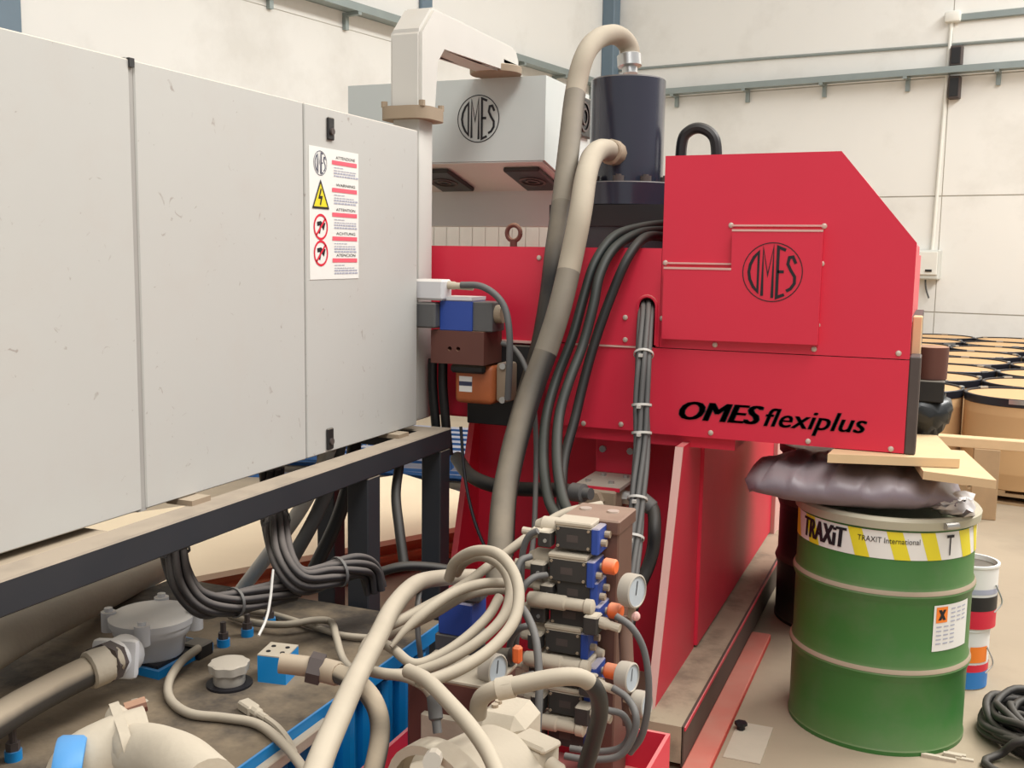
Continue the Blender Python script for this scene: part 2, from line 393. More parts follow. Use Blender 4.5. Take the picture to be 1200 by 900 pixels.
obj('locking_ring', B().lathe([(.379, .555), (.385, .56), (.385, .608), (.38, .613), (.366, .611), (.366, .57)], (0, 0, 0), n=36, cap=False), 'ring', dr)
b = B(); arc = [(-PI/2+.2*(i/6*2-1)) for i in range(7)]
b.xy([(.384*math.cos(a_), .384*math.sin(a_)) for a_ in arc]+[(.3875*math.cos(a_), .3875*math.sin(a_)) for a_ in reversed(arc)], .578, .608)
obj('clamp_lever', b, 'chrome', dr)
for a_ in (1.2, 2.7, 4.0):
    q_ = Matrix.Rotation(a_, 4, 'Z'); obj('ring_clip', B(q_).box(-.035, .035, -.385, -.362, .605, .618), 'chrome', dr)
first = True; p0 = pal
for r in range(8):
    for k in range(-4, 4):
        o = dr if first else copy_tree(dr); first = False
        o.location = drum_pos(k, r)+Vector((0, 0, .095)); o.rotation_euler.z = BR+random.uniform(-.9, .9)
        front = r == 0
        o['label'] = ('tan cardboard drum with black locking ring in the first row, facing the open floor' if front else 'tan cardboard drum with black locking ring among the packed rows by the back wall')
        o['category'] = 'drum'; o['group'] = 'cardboard drums, front row' if front else 'cardboard drums, rows behind'
first = True
for r in range(0, 8, 2):
    for k in range(-4, 4, 2):
        o = pal if first else copy_tree(pal); first = False
        o.location = (drum_pos(k, r)+drum_pos(k+1, r+1))/2; o.rotation_euler.z = BR

# ---------------------------------------------------------------- plywood, blue pallets
a = Vector((-2.9807, 3.3886, 0.2)); d = (Vector((-2.3137, 4.618, 0.2))-a); d.z = 0; d.normalize(); n = Vector((-d.y, d.x, 0))
st = [0, .01, -.015, .02, .005, -.01]
for i in range(6):
    o = a+d*st[i]*2+n*st[i]; z = .038+i*.027
    P = [o-d*1.2, o+d*2.05, o+d*2.05+n*1.25, o-d*1.2+n*1.25]
    s = obj('plywood_sheet', B().xy([(p.x, p.y) for p in P], z, z+.0265), 'ply_top' if i == 5 else 'ply_edge')
    tag(s, 'pale topmost sheet of the plywood stack behind the tank' if i == 5 else 'reddish brown sheet within the plywood stack behind the tank', 'plywood', 'sheets in the plywood stack')
for k, q in enumerate((-.9, .5, 1.9)):
    o = a+d*q; P = [o-d*.05, o+d*.05, o+d*.05+n*1.2, o-d*.05+n*1.2]
    tag(obj('wooden_batten', B().xy([(p.x, p.y) for p in P], 0, .038), 'pallet_wood'), 'rough wooden batten carrying the plywood stack', 'batten', 'battens under the plywood')
bp = Vector((-3.1092, 5.7421, 0))
bpal = thing('blue_pallet', 'blue painted wooden pallet in the stack behind the plywood', 'pallet', (0, 0, 0), 'stacked blue pallets')
for i in range(6): obj('deck_board', B().box(-.6, .6, -.5+i*.182, -.5+i*.182+.09, .122, .144), 'pallet_blue', bpal)
for i in range(3):
    obj('stringer', B().box(-.6+i*.55, -.5+i*.55, -.5, .5, .1, .122), 'pallet_blue', bpal)
    obj('bottom_board', B().box(-.6, .6, -.5+i*.45, -.4+i*.45, 0, .022), 'pallet_blue', bpal)
    for j in range(3): obj('block', B().box(-.6+j*.55, -.5+j*.55, -.5+i*.45, -.4+i*.45, .022, .1), 'pallet_blue', bpal)
bpos = [(0, 0, 0, .1), (.03, .02, .144, .16), (-1.5, -.1, 0, .3), (-1.5, -.08, .144, .22)]
for i, (x, y, z, r) in enumerate(bpos):
    o = bpal if i == 0 else copy_tree(bpal); o.location = (bp.x+x, bp.y+.85+y, z); o.rotation_euler.z = r

# ---------------------------------------------------------------- the red machine
YF = 3.5
mc = thing('red_press_machine', 'large red steel forming machine with grey head and black lettering', 'machine', (-.9, 4.0, 0))
def fx(y=YF): return lambda p: p
obj('upper_body', B().xz([(-.885, 1.6), (-.885, 1.934), (-.322, 1.936), (-.092, 1.655), (-.092, 1.6)], YF+.02, 4.6), 'red', mc)
def front(name, pts, y0, y1, m, par=mc):
    return obj(name, B().xz(pts, y0, y1), m, par)
SE = 1.287
front('upper_panel', [(-1.86, SE+.004), (-1.302, SE+.004), (-1.302, 1.629), (-1.86, 1.629)], YF, YF+.025, 'red')
# panel with the cable slot
sl0, sl1 = -0.9689, -0.9022
zt = 1.4649; zr = (sl1-sl0)/2; xc = (sl0+sl1)/2
arch = [(xc-zr*math.cos(PI*i/8), zt-zr+zr*math.sin(PI*i/8)) for i in range(9)]
# the body is hollow behind the slot
body = B().xz([(-1.86, .99), (sl0-.01, .99), (sl0-.01, zt+.01), (sl1+.01, zt+.01), (sl1+.01, .99), (-.09, .99), (-.09, 1.622), (-1.86, 1.622)], YF+.02, 3.95)
body.box(-1.86, -.09, 3.95, 4.9, .99, 1.622); obj('body', body, 'red', mc)
front('upper_panel', [(-1.298, SE+.004), (sl0, SE+.004)]+arch+[(sl1, SE+.004), (-.889, SE+.004), (-.889, 1.629), (-1.298, 1.629)], YF, YF+.012, 'red')
rim = B(); rim.tube([(sl0, YF, SE+.01)]+[(x, YF, z) for x, z in arch]+[(sl1, YF, SE+.01)], .006, 6, 1, False); obj('slot_trim', rim, 'red_dusty', mc)
front('lower_panel', [(-1.302, .992), (-.935, .992), (-.935, SE), (-1.302, SE)], YF, YF+.025, 'red')
front('lower_panel', [(-.931, .988), (-.079, .988), (-.079, SE), (-.931, SE)], YF-.002, YF+.025, 'red')
front('lower_panel', [(-1.86, 1.0), (-1.56, 1.0), (-1.56, SE-.01), (-1.86, SE-.01)], YF+.004, YF+.025, 'red')
front('head_panel', [(-.887, SE+.003), (-.079, SE+.003), (-.079, 1.655), (-.318, 1.941), (-.887, 1.938)], YF-.002, YF+.025, 'red')
obj('panel_ledge', B().box(-1.62, -1.31, YF-.018, YF, SE-.004, SE+.004), 'red_edge', mc)
obj('panel_ledge', B().box(-1.20, -.95, YF-.006, YF, SE-.003, SE+.003), 'red_edge', mc)
# L shaped cover with hinge lips and logo
pts = [(-0.8651, 1.3226), (-0.3746, 1.3249), (-0.3583, 1.6912), (-0.648, 1.6898), (-0.6456, 1.5614), (-0.8732, 1.5628)]
pts[0] = (pts[5][0], pts[0][1]); pts[1] = (pts[2][0], pts[1][1])
cov = front('cover_plate', pts, YF-.032, YF-.002, 'red')
for a_, b_ in ((pts[3], pts[2]), (pts[5], pts[4])):
    obj('hinge_lip', B().box(a_[0], b_[0], YF-.034, YF-.026, a_[1]-.003, a_[1]+.004), 'red_edge', cov)
    obj('hinge_lip', B().box(a_[0]-.006, b_[0]+.004, YF-.008, YF-.002, a_[1]+.014, a_[1]+.020), 'red_edge', cov)
lc = (-0.5118, 3.466, 1.5557); lr = 0.0967
obj('logo', omes_logo(lambda u, v: (lc[0]+u*lr, YF-.0335, lc[2]+v*lr), .03, .1), 'ink', cov, 0)
sc0 = None
for (px, pz, y) in [(-1.3371, 1.5905, 0), (-1.0114, 1.5924, 0), (-1.3332, 1.3891, 0), (-1.0116, 1.3886, 0), (-1.1535, 1.3108, 0), (-1.0093, 1.3111, 0),
    (-1.1555, 1.0041, 0), (-1.0162, 1.0116, 0), (-0.6571, 1.7074, 0), (-0.3594, 1.7056, 0), (-0.3614, 1.5857, 0), (-0.3649, 1.3872, 0), (-0.3718, 1.3089, 0),
    (-0.6955, 1.3078, 0), (-0.1127, 1.3078, 0), (-0.1183, 0.9996, 0), (-0.3759, 1.0033, 0), (-0.6983, 1.0063, 0), (-0.8754, 1.58, 0), (-0.881, 1.3904, 0)]:
    if sc0 is None:
        sc0 = obj('screw', B().sphere((-.9, 4.0, 0), .0095, 8, (1, .6, 1)), 'screw', mc); o = sc0
    else: o = share(sc0, (0, 0, 0), mc)
    o.location = Vector((px, YF-.003, pz))-Vector((-.9, 4.0, 0))
# lettering
b = B(); q0 = (-0.8053, 3.496, 1.0461); q1 = (-0.5272, 3.496, 1.0494); q2 = (-0.5209, 3.496, 1.0355); q3 = (-0.1957, 3.496, 1.0412)
for sx in (-.006, -.003, 0, .003, .006): text(b, 'OMES', lambda u, v: (q0[0]+u+sx, YF-.0045, q0[2]+v), q1[0]-q0[0], .064, 0, .32)
obj('lettering', b, 'ink', mc, 0)
b = B()
for sx in (-.0025, 0, .0025): text(b, 'flexiplus', lambda u, v: (q2[0]+u+sx, YF-.0045, q2[2]-.012+v), q3[0]-q2[0], .082, 0, .32)
obj('lettering', b, 'ink', mc, 0)
# right edge, roller, boot
obj('edge_bar', B().box(-.079, -.045, YF-.004, 3.62, .985, 1.30, .004), 'rust_bar', mc)
obj('edge_bar', B().box(-.079, -.05, 3.62, 3.70, .99, 1.42, .003), 'board', mc)
obj('side_plate', B().box(-.09, -.06, 3.64, 4.6, .99, 1.40), 'rust_bar', mc)
rc = Vector((-0.018, 4, 1.2377))
obj('bushing', B().lathe([(.052, -.06), (.056, -.055), (.058, .05), (.058, .058), (.045, .06), (.03, .058)], rc, n=24), 'brown', mc)
obj('bushing_block', B().box(-.07, rc.x+.05, 3.93, 4.1, rc.z-.135, rc.z-.058, .004), 'black_plastic', mc)
bt = B(); rings = []
for i in range(9):
    t_ = i/8; z = rc.z-.12-.155*t_; w = .075+.035*math.sin(PI*min(1, t_*1.15))-.02*t_
    rings.append([(rc.x-.02+w*math.cos(2*PI*k/20)*(1+.10*math.sin(k*2.3+i*1.1)), 4.02+w*math.sin(2*PI*k/20)*(1+.10*math.cos(k*1.7+i*.8)), z+.012*math.sin(k*1.9+i*2)) for k in range(20)])
bt.ring_stack(rings); obj('rubber_boot', bt, 'black_bag', mc, 60)
# lower lip under the front
obj('bottom_flange', B().box(-1.30, -.62, YF+.03, 3.9, .945, .99), 'red_dusty', mc)
obj('bottom_flange', B().box(-.62, -.1, YF+.10, 3.9, .986, .991), 'brown', mc)
b = B().box(-1.60, -1.3531, YF-.035, YF+.015, 0.9775, SE-.012, .003)
bl = obj('black_mounting_plate', b, 'black_plastic', mc)
# pedestal
obj('pedestal', B().box(-1.70, -.80, 3.78, 5.7, 0, .99), 'red_dusty', mc)
obj('pedestal_foot', B().yz([(3.45, 0), (3.78, 0), (3.78, .95), (3.74, .95)], -1.715, -1.69), 'red_dusty', mc)
g = B().yz([(3.4233, .962), (3.72, .962), (3.72, .02), (3.10, .02)], -.80, -.775); obj('gusset', g, 'red', mc)
y0, y1 = 3.4233, 3.10
obj('gusset_edge', B().yz([(y0-.004, .962), (y0+.004, .962), (y1+.004, .02), (y1-.004, .02)], -.801, -.774), 'red_edge', mc)
obj('side_plate', B().box(-.80, -.762, 3.7181, 5.72, .16, .985, .003), 'red_dusty', mc)
obj('side_post', B().box(-.80, -.74, 5.5, 5.9, .05, .985, .003), 'red_edge', mc)
obj('foot_ledge', B().yz([(3.05, .03), (5.6, .03), (5.6, .15), (3.05, .15)], -.80, -.66), 'ledge', mc)
obj('foot_edge', B().box(-.663, -.655, 3.05, 5.6, .02, .152), 'dark_iron', mc)
obj('floor_rail', B().box(-.655, -.575, 2.64, 4.32, 0, .03, .004), 'rail_red', mc)
obj('ledge_line', B().box(-.655, -.651, 3.05, 5.6, .138, .15), 'red', mc)
# bracket with white plate and distribution block
bz = 0.7991
x0, x1 = -1.1568, -0.9909
br = obj('bracket', B().box(x0, x1, 3.42, 3.66, bz-.012, bz), 'gauge', mc)
obj('bracket_edge', B().box(x0, x1, 3.415, 3.42, bz-.014, bz-.001), 'red', mc)
obj('bracket_back', B().box(x0, x1, 3.655, 3.78, bz, bz+.15, .003), 'red', mc)
for xx, yy in ((x0+.03, 3.48), (x1-.05, 3.48), (x0+.05, 3.60), (x1-.03, 3.60)): obj('bolt', B().cyl((xx, yy, bz), (xx, yy, bz+.01), .011, n=6), 'chrome', br)
for xx in (x0+.03, x1-.03): obj('bolt', B().cyl((xx, 3.658, bz+.09), (xx, 3.64, bz+.09), .013, n=8), 'chrome', br)
db = obj('distributor_block', B().box(x0+.02, x1-.01, 3.40, 3.6, bz-.10, bz-.011, .006), 'tan_steel', mc)
xm = (x0+x1)/2
obj('hex_nut', B().cyl((xm, 3.40, bz-.045), (xm, 3.365, bz-.045), .036, n=6), 'tan_steel', db)
obj('hex_nut', B().cyl((x0+.02, 3.5, bz-.05), (x0-.03, 3.5, bz-.05), .022, n=6), 'cable_grey', db)
obj('hex_nut', B().cyl((x1-.01, 3.5, bz-.05), (x1+.03, 3.5, bz-.05), .024, n=6), 'chrome', db)
# eye bolt
e = Vector((-1.5402, 3.75, 1.6832)); b = B()
n_ = 20; b.tube([(e.x+.028*math.cos(2*PI*i/n_), 3.75, e.z+.03*math.sin(2*PI*i/n_)) for i in range(n_+1)], .009, 8, 1, False); b.cyl((e.x, 3.75, 1.62), (e.x, 3.75, e.z-.025), .014)
obj('eye_bolt', b, 'brown', mc)
# cylinder with flanges
cx = -1.2001; ct = 2.2954; cb = 1.8868; fb = 1.7961; f2 = 1.7152
cyl = obj('cylinder', B().lathe([(.148, cb-.01), (.148, ct-.006), (.143, ct), (.03, ct)], (cx, 4.1, 0), n=48), 'navy', mc)
obj('cylinder_flange', B().lathe([(.215, fb), (.22, fb+.004), (.22, cb-.004), (.216, cb), (.14, cb)], (cx, 4.1, 0), n=48), 'navy', cyl)
obj('cylinder_base', B().box(cx-.24, cx+.3, 3.87, 4.45, f2, fb), 'black_plastic', cyl)
obj('cylinder_socket', B().box(cx-.16, cx+.3, 3.95, 4.4, 1.62, f2), 'navy', cyl)
for i in range(10):
    a_ = -2.6+i*.58; x_, y_ = cx+.185*math.cos(a_), 4.1+.185*math.sin(a_)
    b = B().cyl((x_, y_, cb), (x_, y_, cb+.022), .022, n=14); b.cyl((x_, y_, cb+.022), (x_, y_, cb+.028), .012, n=6); obj('flange_bolt', b, 'rust_bar', cyl)
# grey head housing
hx = -1.5884; hb, ht = 2.0, 2.3503
hy = 4.7794; 
zs_ = 1.9043; lz = 1.734
h = obj('head_housing', B().yz([(4.2, hb), (4.2, ht), (hy, ht), (hy, lz), (4.62, lz), (4.62, zs_)], -2.55, hx), 'housing', mc)
us = obj('underside_panel', B().yz([(4.203, hb-.002), (4.62, zs_-.002), (4.62, zs_-.006), (4.203, hb-.006)], -2.54, hx-.01), 'housing', h)
ang = math.atan2(zs_-hb, 4.62-4.2); Lh = .42/math.cos(ang)
for px_ in (-2.1582, -1.7216):
    MM = Matrix.Translation((px_, 4.41, (hb+zs_)/2-.004)) @ Matrix.Rotation(ang, 4, 'X')
    fo = obj('fan_vent', B(MM).box(-.085, .085, -.15, .15, -.022, 0, .006), 'black_plastic', h)
    b = B(MM)
    for rr in (.02, .05): b.lathe([(rr, -.026), (rr+.012, -.026), (rr+.012, -.02), (rr, -.02)], (0, 0, 0), n=20, cap=False)
    obj('fan_grille', b, 'rust_bar', fo)
yv = 4.6533; zv = 2.2352
sv = obj('fan_vent', B().box(hx, hx+.02, yv-.12, yv+.12, zv-.09, zv+.09, .006), 'black_plastic', h)
b = B()
for rr in (.03, .06): b.lathe([(rr, 0), (rr+.01, 0), (rr+.01, .006), (rr, .006)], (hx+.02, yv, zv), (1, 0, 0), n=20, cap=False)
obj('fan_grille', b, 'rust_bar', sv)
lc2 = (-1.8986, 4.195, 2.1819); lr2 = 0.0993
obj('logo', omes_logo(lambda u, v: (lc2[0]+u*lr2*1.0, 4.1985, lc2[2]+v*lr2*1.02), .04, .1), 'ink', h, 0)
obj('head_column', B().box(-1.70, -1.60, 4.64, 4.77, 1.61, lz+.01), 'black_plastic', h)
# ribbed guard behind the head
rg = obj('rear_guard', B().box(-3.0, -1.3, 5.2, 5.22, 1.3, 2.0), 'pvc', mc)
for i in range(22): obj('guard_rib', B().box(-3.0+i*.078, -2.925+i*.078, 5.194, 5.2, 1.3, 2.0, .002), 'pvc', rg)
# rubber handle on the roof
b = B(); hc = Vector((-0.9153, 4.15, 2.0203))
hp = obj('roof_pipe', B().tube([(hc.x-.075, 4.15, 1.9), (hc.x-.072, 4.15, hc.z+.03), (hc.x-.045, 4.15, hc.z+.075), (hc.x, 4.15, hc.z+.085), (hc.x+.045, 4.15, hc.z+.06), (hc.x+.065, 4.15, hc.z+.01), (hc.x+.07, 4.15, 1.9)], .022, 10), 'hose_black', mc)
obj('roof_fitting', B().box(hc.x+.0, hc.x+.16, 4.05, 4.25, 1.93, 1.955, .006), 'tan_steel', mc)

# ---------------------------------------------------------------- grey duct from the cabinet to the head
px_ = -1.7948; t = thing('grey_duct', 'dusty grey square duct rising past the cabinet to the machine head', 'duct', (px_, 3.4, .99))
zc = 2.4292; zf = 2.0925; zt = 2.474
ye = 4.2551; w = .062
prof = [(3.4-w, zf), (3.4-w, zt-.10), (3.4-w+.10, zt), (ye-.04, zt), (ye, zt-.05), (ye, zt-.12), (3.4+w+.06, zt-.12), (3.4+w, zt-.18), (3.4+w, zf)]
b = B().yz(prof, px_-w, px_+w)
bmesh.ops.bevel(b.bm, geom=[e for e in b.bm.edges], offset=.012, segments=2, affect='EDGES'); obj('upper_duct', b, 'duct', t)
obj('lower_duct', B().box(px_-.055, px_+.055, 3.345, 3.455, .99, zf, .012, 2), 'duct', t)
fl = obj('duct_flange', B().xy(rrect(px_, 3.4, .097, .097, .06), zf-.022, zf+.022), 'tan_steel', t)
for sx in (-1, 1):
    for sy in (-1, 1): obj('bolt', B().cyl((px_+sx*.075, 3.4+sy*.075, zf+.02), (px_+sx*.075, 3.4+sy*.075, zf+.04), .012, n=8), 'tan_steel', fl)
obj('end_flange', B().lathe([(.105, 0), (.11, .004), (.11, .03), (.105, .034), (.05, .034)], (px_, ye-.11, ht), n=28), 'tan_steel', t)
obj('end_drop', B().box(px_-w, px_+w, ye-.18, ye-.01, ht+.03, zt-.06, .01), 'duct', t)

# ---------------------------------------------------------------- electrical cabinet
XC = -1.7; cz0, cz1 = .989, 2.022
ya, yb_, yc_, yd = .45, 1.8841, 2.5597, 3.2551
t = thing('control_cabinet', 'light grey electrical control cabinet with three doors on a black frame', 'cabinet', (XC-.2, 2, cz0))
obj('cabinet_body', B().box(XC-.42, XC-.02, ya, yd-.001, cz0, cz1, .004), 'cab', t)
ds = [(ya, yb_-.011), (yb_+.004, yc_-.003), (yc_+.003, yd)]
doors = []
for i, (a_, b_) in enumerate(ds):
    dd = obj('door', B().box(XC-.018-(.0 if i else .0), XC, a_, b_, cz0+.004, cz1-.003, .003), 'cab', t); doors.append(dd)
obj('seam_strip', B().box(XC-.03, XC-.004, yb_-.02, yb_+.008, cz0, cz1), 'cab_seam', t)
obj('seam_strip', B().box(XC-.03, XC-.012, yc_-.006, yc_+.006, cz0, cz1), 'cab_seam', t)
obj('corner_latch', B().box(XC-.02, XC+.004, yb_-.014, yb_+.002, cz1-.02, cz1), 'black_plastic', t)
for (yy, zz, hh) in ((2.6937, 1.9608, 0.024), (2.6793, 1.0346, 0.024)):
    k = obj('lock', B().box(XC, XC+.008, yy-.017, yy+.017, zz-.033, zz+.033, .003), 'black_plastic', doors[2])
    obj('lock_key', B().cyl((XC+.008, yy, zz-.008), (XC+.014, yy, zz-.008), .010, n=12), 'rust_bar', k)
# warning sheet on the door
s0 = 2.5826; s1 = 2.8565; zs0 = 1.5189; zs1 = 1.9032
sw, sh = s1-s0, zs1-zs0
st_ = obj('warning_sheet', B().box(XC, XC+.0015, s0, s1, zs0, zs1), 'label_white', doors[2])
def sf(u, v): return (XC+.0025, s0+u*sw, zs0+v*sh)
b3 = B()
for word, v in zip(('ATTENZIONE', 'WARNING', 'ATTENTION', 'ACHTUNG', 'ATENCION'), (.885, .675, .485, .30, .13)):
    b = B(); text(b, word, lambda u_, v_: sf(.52+u_, v+.045+v_), .40, .022); obj('heading_text', b, 'ink', st_, 0)
    b = B(); b.faces([sf(.44, v), sf(.96, v), sf(.96, v+.032), sf(.44, v+.032)], [(0, 1, 2, 3)]); obj('red_bar', b, 'label_pinkred', st_, 0)
    for kk, (l, hgt) in enumerate(((.2, .006), (.42, .006), (.44, .012), (.46, .012))):
        vv = v-.025-.022*kk; u = .48
        while u < .48+l:
            wd = random.uniform(.03, .07); b3.faces([sf(u, vv), sf(u+wd, vv), sf(u+wd, vv+hgt), sf(u, vv+hgt)], [(0, 1, 2, 3)]); u += wd+.012
obj('fine_print', b3, 'label_grey', st_, 0)['kind'] = 'stuff'
k = sw/sh
obj('logo', omes_logo(lambda u, v: sf(.21+u*.13, .88+v*.13*k), .05, .1), 'ink_blue', st_, 0)
b = B(); b.faces([sf(.06, .545), sf(.36, .545), sf(.21, .545+.28*k)], [(0, 1, 2)]); obj('hazard_triangle', b, 'label_yellow', st_, 0)
b = B(); stroke(b, [(.06, .545), (.36, .545), (.21, .545+.28*k)], .018, lambda u, v: (XC+.0032, s0+u*sw, zs0+v*sh), True)
stroke(b, [(.22, .545+.2*k), (.18, .545+.11*k), (.23, .545+.11*k), (.2, .545+.03*k)], .022, lambda u, v: (XC+.0032, s0+u*sw, zs0+v*sh)); obj('hazard_mark', b, 'ink', st_, 0)
for vc in (.40, .20):
    b = B(); disc_ring(b, .115, .14, lambda u, v: sf(.21+u, vc+v*k), 28)
    stroke(b, [(-.09, -.09), (.09, .09)], .025, lambda u, v: sf(.21+u, vc+v*k)); obj('prohibition_sign', b, 'label_red', st_, 0)
    b = B(); stroke(b, [(-.07, .03), (.0, .04), (.05, .0), (.07, .05)], .045, lambda u, v: (XC+.0022, s0+(.21+u)*sw, zs0+(vc+v*k)*sh)); stroke(b, [(0., .02), (-.03, -.07)], .03, lambda u, v: (XC+.0022, s0+(.21+u)*sw, zs0+(vc+v*k)*sh)); obj('pictogram', b, 'ink', st_, 0)

# ---------------------------------------------------------------- black frame under the cabinet
TZ = .5        # top of the oil tank
t = thing('cabinet_frame', 'black steel frame with dusty top carrying the control cabinet', 'frame', (-1.8, 2, 0))
obj('front_beam', B().box(-1.68, -1.6, .3, 3.335, .905, .978, .004), 'black_steel', t)
obj('rear_beam', B().box(-2.12, -2.04, .3, 3.33, .905, .978, .004), 'black_steel', t)
obj('cross_beam', B().box(-2.04, -1.68, 3.25, 3.33, .905, .975, .004), 'black_steel', t)
obj('cross_beam', B().box(-2.04, -1.68, 1.2, 1.28, .905, .975, .004), 'black_steel', t)
for x_ in (-1.68, -2.12):
    for y_ in (3.25, 2.745, .72):
        if x_ > -2 or y_ != 2.745: obj('post', B().box(x_+.002, x_+.078, y_, y_+.078, 0 if y_ > 2.7 else TZ-.001, .906, .004), 'black_steel', t)
for y_ in (3.05, 2.0, 1.0): obj('support_pad', B().box(-1.74, -1.66, y_, y_+.07, .977, .991), 'tan_steel', t)
obj('ledge_angle', B().box(-1.80, -1.685, .3, 1.75, .94, .975, .003), 'tan_steel', t)

# ---------------------------------------------------------------- oil tank with what is bolted on it
TX = -1.33
tk = thing('oil_tank', 'blue hydraulic oil tank with dusty oil-stained top under the cabinet', 'tank', (-1.8, 2, 0))
obj('tank_body', B().box(-2.3, TX-.03, .7, 2.70, 0, TZ-.025, .01), 'blue', tk)
obj('top_plate', B().box(-2.34, TX, .68, 2.72, TZ-.025, TZ, .003), 'tank_top', tk)
obj('edge_strip', B().box(TX, TX+.006, .68, 2.72, TZ-.04, TZ+.003), 'blue', tk)
for i in range(18):
    y = .9+i*.1; obj('side_fin', B().tube([(TX-.028, y, .02), (TX-.028, y, TZ-.06)], .03, 10, 1, False), 'blue', tk)
rl = obj('sight_rail', B().box(TX+.006, TX+.03, 1.5, 2.05, TZ-.05, TZ-.02, .003), 'dusty_cast', tk)
ca = Vector((-1.8903, 2.1076, 0.5)); ftop = 0.6382
fp = [(-1.9678, 2.0343), (-1.8009, 2.0247), (-1.8041, 2.2467), (-1.971, 2.255)]
bp_ = obj('filter_base', B().xy(fp, TZ, TZ+.022), 'blue', tk)
obj('filter_gasket', B().xy([((p[0]-ca.x)*.86+ca.x, (p[1]-ca.y)*.86+ca.y) for p in fp], TZ+.022, TZ+.03), 'ink', bp_)
f = obj('return_filter', B().lathe([(.075, TZ+.028), (.08, TZ+.035), (.086, ftop-.06), (.10, ftop-.045), (.105, ftop-.03), (.105, ftop-.02)], (ca.x, ca.y, 0), n=28), 'alu', tk)
lid = obj('filter_lid', B().lathe([(.11, ftop-.022), (.112, ftop-.004), (.104, ftop+.002), (.05, ftop+.006), (.01, ftop+.006)], (ca.x, ca.y, 0), n=28), 'alu', f)
for i in range(4):
    a_ = .5+i*PI/2; p = (ca.x+.112*math.cos(a_), ca.y+.112*math.sin(a_))
    b = B().cyl((*p, ftop-.045), (*p, ftop+.008), .02, n=12); b.cyl((*p, ftop+.008), (*p, ftop+.018), .011, n=8); obj('lid_lug', b, 'alu', f)
pa = Vector((-1.7972, 1.8532, 0.6143)); pdv = (Vector((-1.685, 1.5268, 0.6799))-pa).normalized()
obj('filter_port', B().cyl(pa-pdv*.09, pa-pdv*.0, .05, .046, n=20), 'alu', f)
obj('port_flange', B(Matrix.Translation(pa-pdv*.03) @ pdv.to_track_quat('Z', 'Y').to_matrix().to_4x4()).box(-.058, .058, -.048, .048, -.02, .012, .014, 2), 'alu', f)
obj('port_nut', B().cyl(pa, pa+pdv*.05, .05, n=8), 'rust_bar', f)
# filler cap
cc = Vector((-1.6196, 2.0775, 0.5)); ch = 0.5616-.5
b = B(); rings = []
for r_, z_ in ((.036, 0), (.04, .01), (.04, ch*.55), (.048, ch*.6), (.05, ch*.95), (.044, ch)):
    rings.append([(cc.x+r_*(1+(.05*math.cos(8*2*PI*i/48) if r_ > .045 else 0))*math.cos(2*PI*i/48), cc.y+r_*(1+(.05*math.cos(8*2*PI*i/48) if r_ > .045 else 0))*math.sin(2*PI*i/48), TZ+z_) for i in range(48)])
fc = obj('filler_cap', b.ring_stack(rings), 'gauge', tk)
obj('cap_gasket', B().lathe([(.058, TZ), (.058, TZ+.006), (.03, TZ+.006)], (cc.x, cc.y, 0), n=28), 'ink', fc)
# blue block
q = Vector((-1.5002, 2.1258, 0.5))
pl = [(-1.5642, 2.1202), (-1.4864, 2.132), (-1.5063, 2.2191)]; pl.append((pl[0][0]+pl[2][0]-pl[1][0], pl[0][1]+pl[2][1]-pl[1][1]))
bh = 0.5734
bb = obj('blue_block', B().xy(pl, TZ, bh-.003), 'blue', tk)
obj('block_top', B().xy(pl, bh-.003, bh), 'dusty_cast', bb)
for k in (.25, .75):
    for j in (.3, .7):
        p = Vector(pl[0])*(1-k)*(1-j)+Vector(pl[1])*k*(1-j)+Vector(pl[3])*(1-k)*j+Vector(pl[2])*k*j
        if k != j: obj('cap_screw', B().cyl((p.x, p.y, bh), (p.x, p.y, bh+.002), .006, n=10), 'ink', bb)
n0 = Vector((-1.2572, 1.8361, 0.7035)); n1 = Vector((-1.2277, 1.8478, 0.7003)); n2 = Vector((-1.1997, 1.8584, 0.6933))
obj('block_stub', B().cyl(n0-(n1-n0), n1, .022, n=16), 'tan_steel', bb)
obj('hex_nut', B().cyl(n1, n2, .034, n=6), 'rust_bar', bb)
# small fittings with blue caps
for (p, h_) in (((-1.7985, 2.284, 0.5), .06), ((-1.7861, 2.3763, 0.5), .055), ((-1.7819, 2.4776, 0.5), .05), ((-1.7941, 1.5642, 0.5), .08)):
    g_ = obj('blue_fitting', B().cyl((p[0], p[1], TZ), (p[0], p[1], TZ+.022), .018, n=14), 'blue', tk)
    b = B().cyl((p[0], p[1], TZ+.022), (p[0], p[1], TZ+.04), .015, n=6); b.cyl((p[0], p[1], TZ+.04), (p[0], p[1], TZ+h_+.01), .008, n=8)
    obj('fitting_stem', b, 'rust_bar', g_)
# black plug block next to the filter
p = Vector((-1.8183, 2.1995, 0.5)); zz = 0.539
obj('sensor_plug', B().box(p.x-.03, p.x+.03, p.y-.03, p.y+.03, TZ, zz, .004), 'black_plastic', tk)
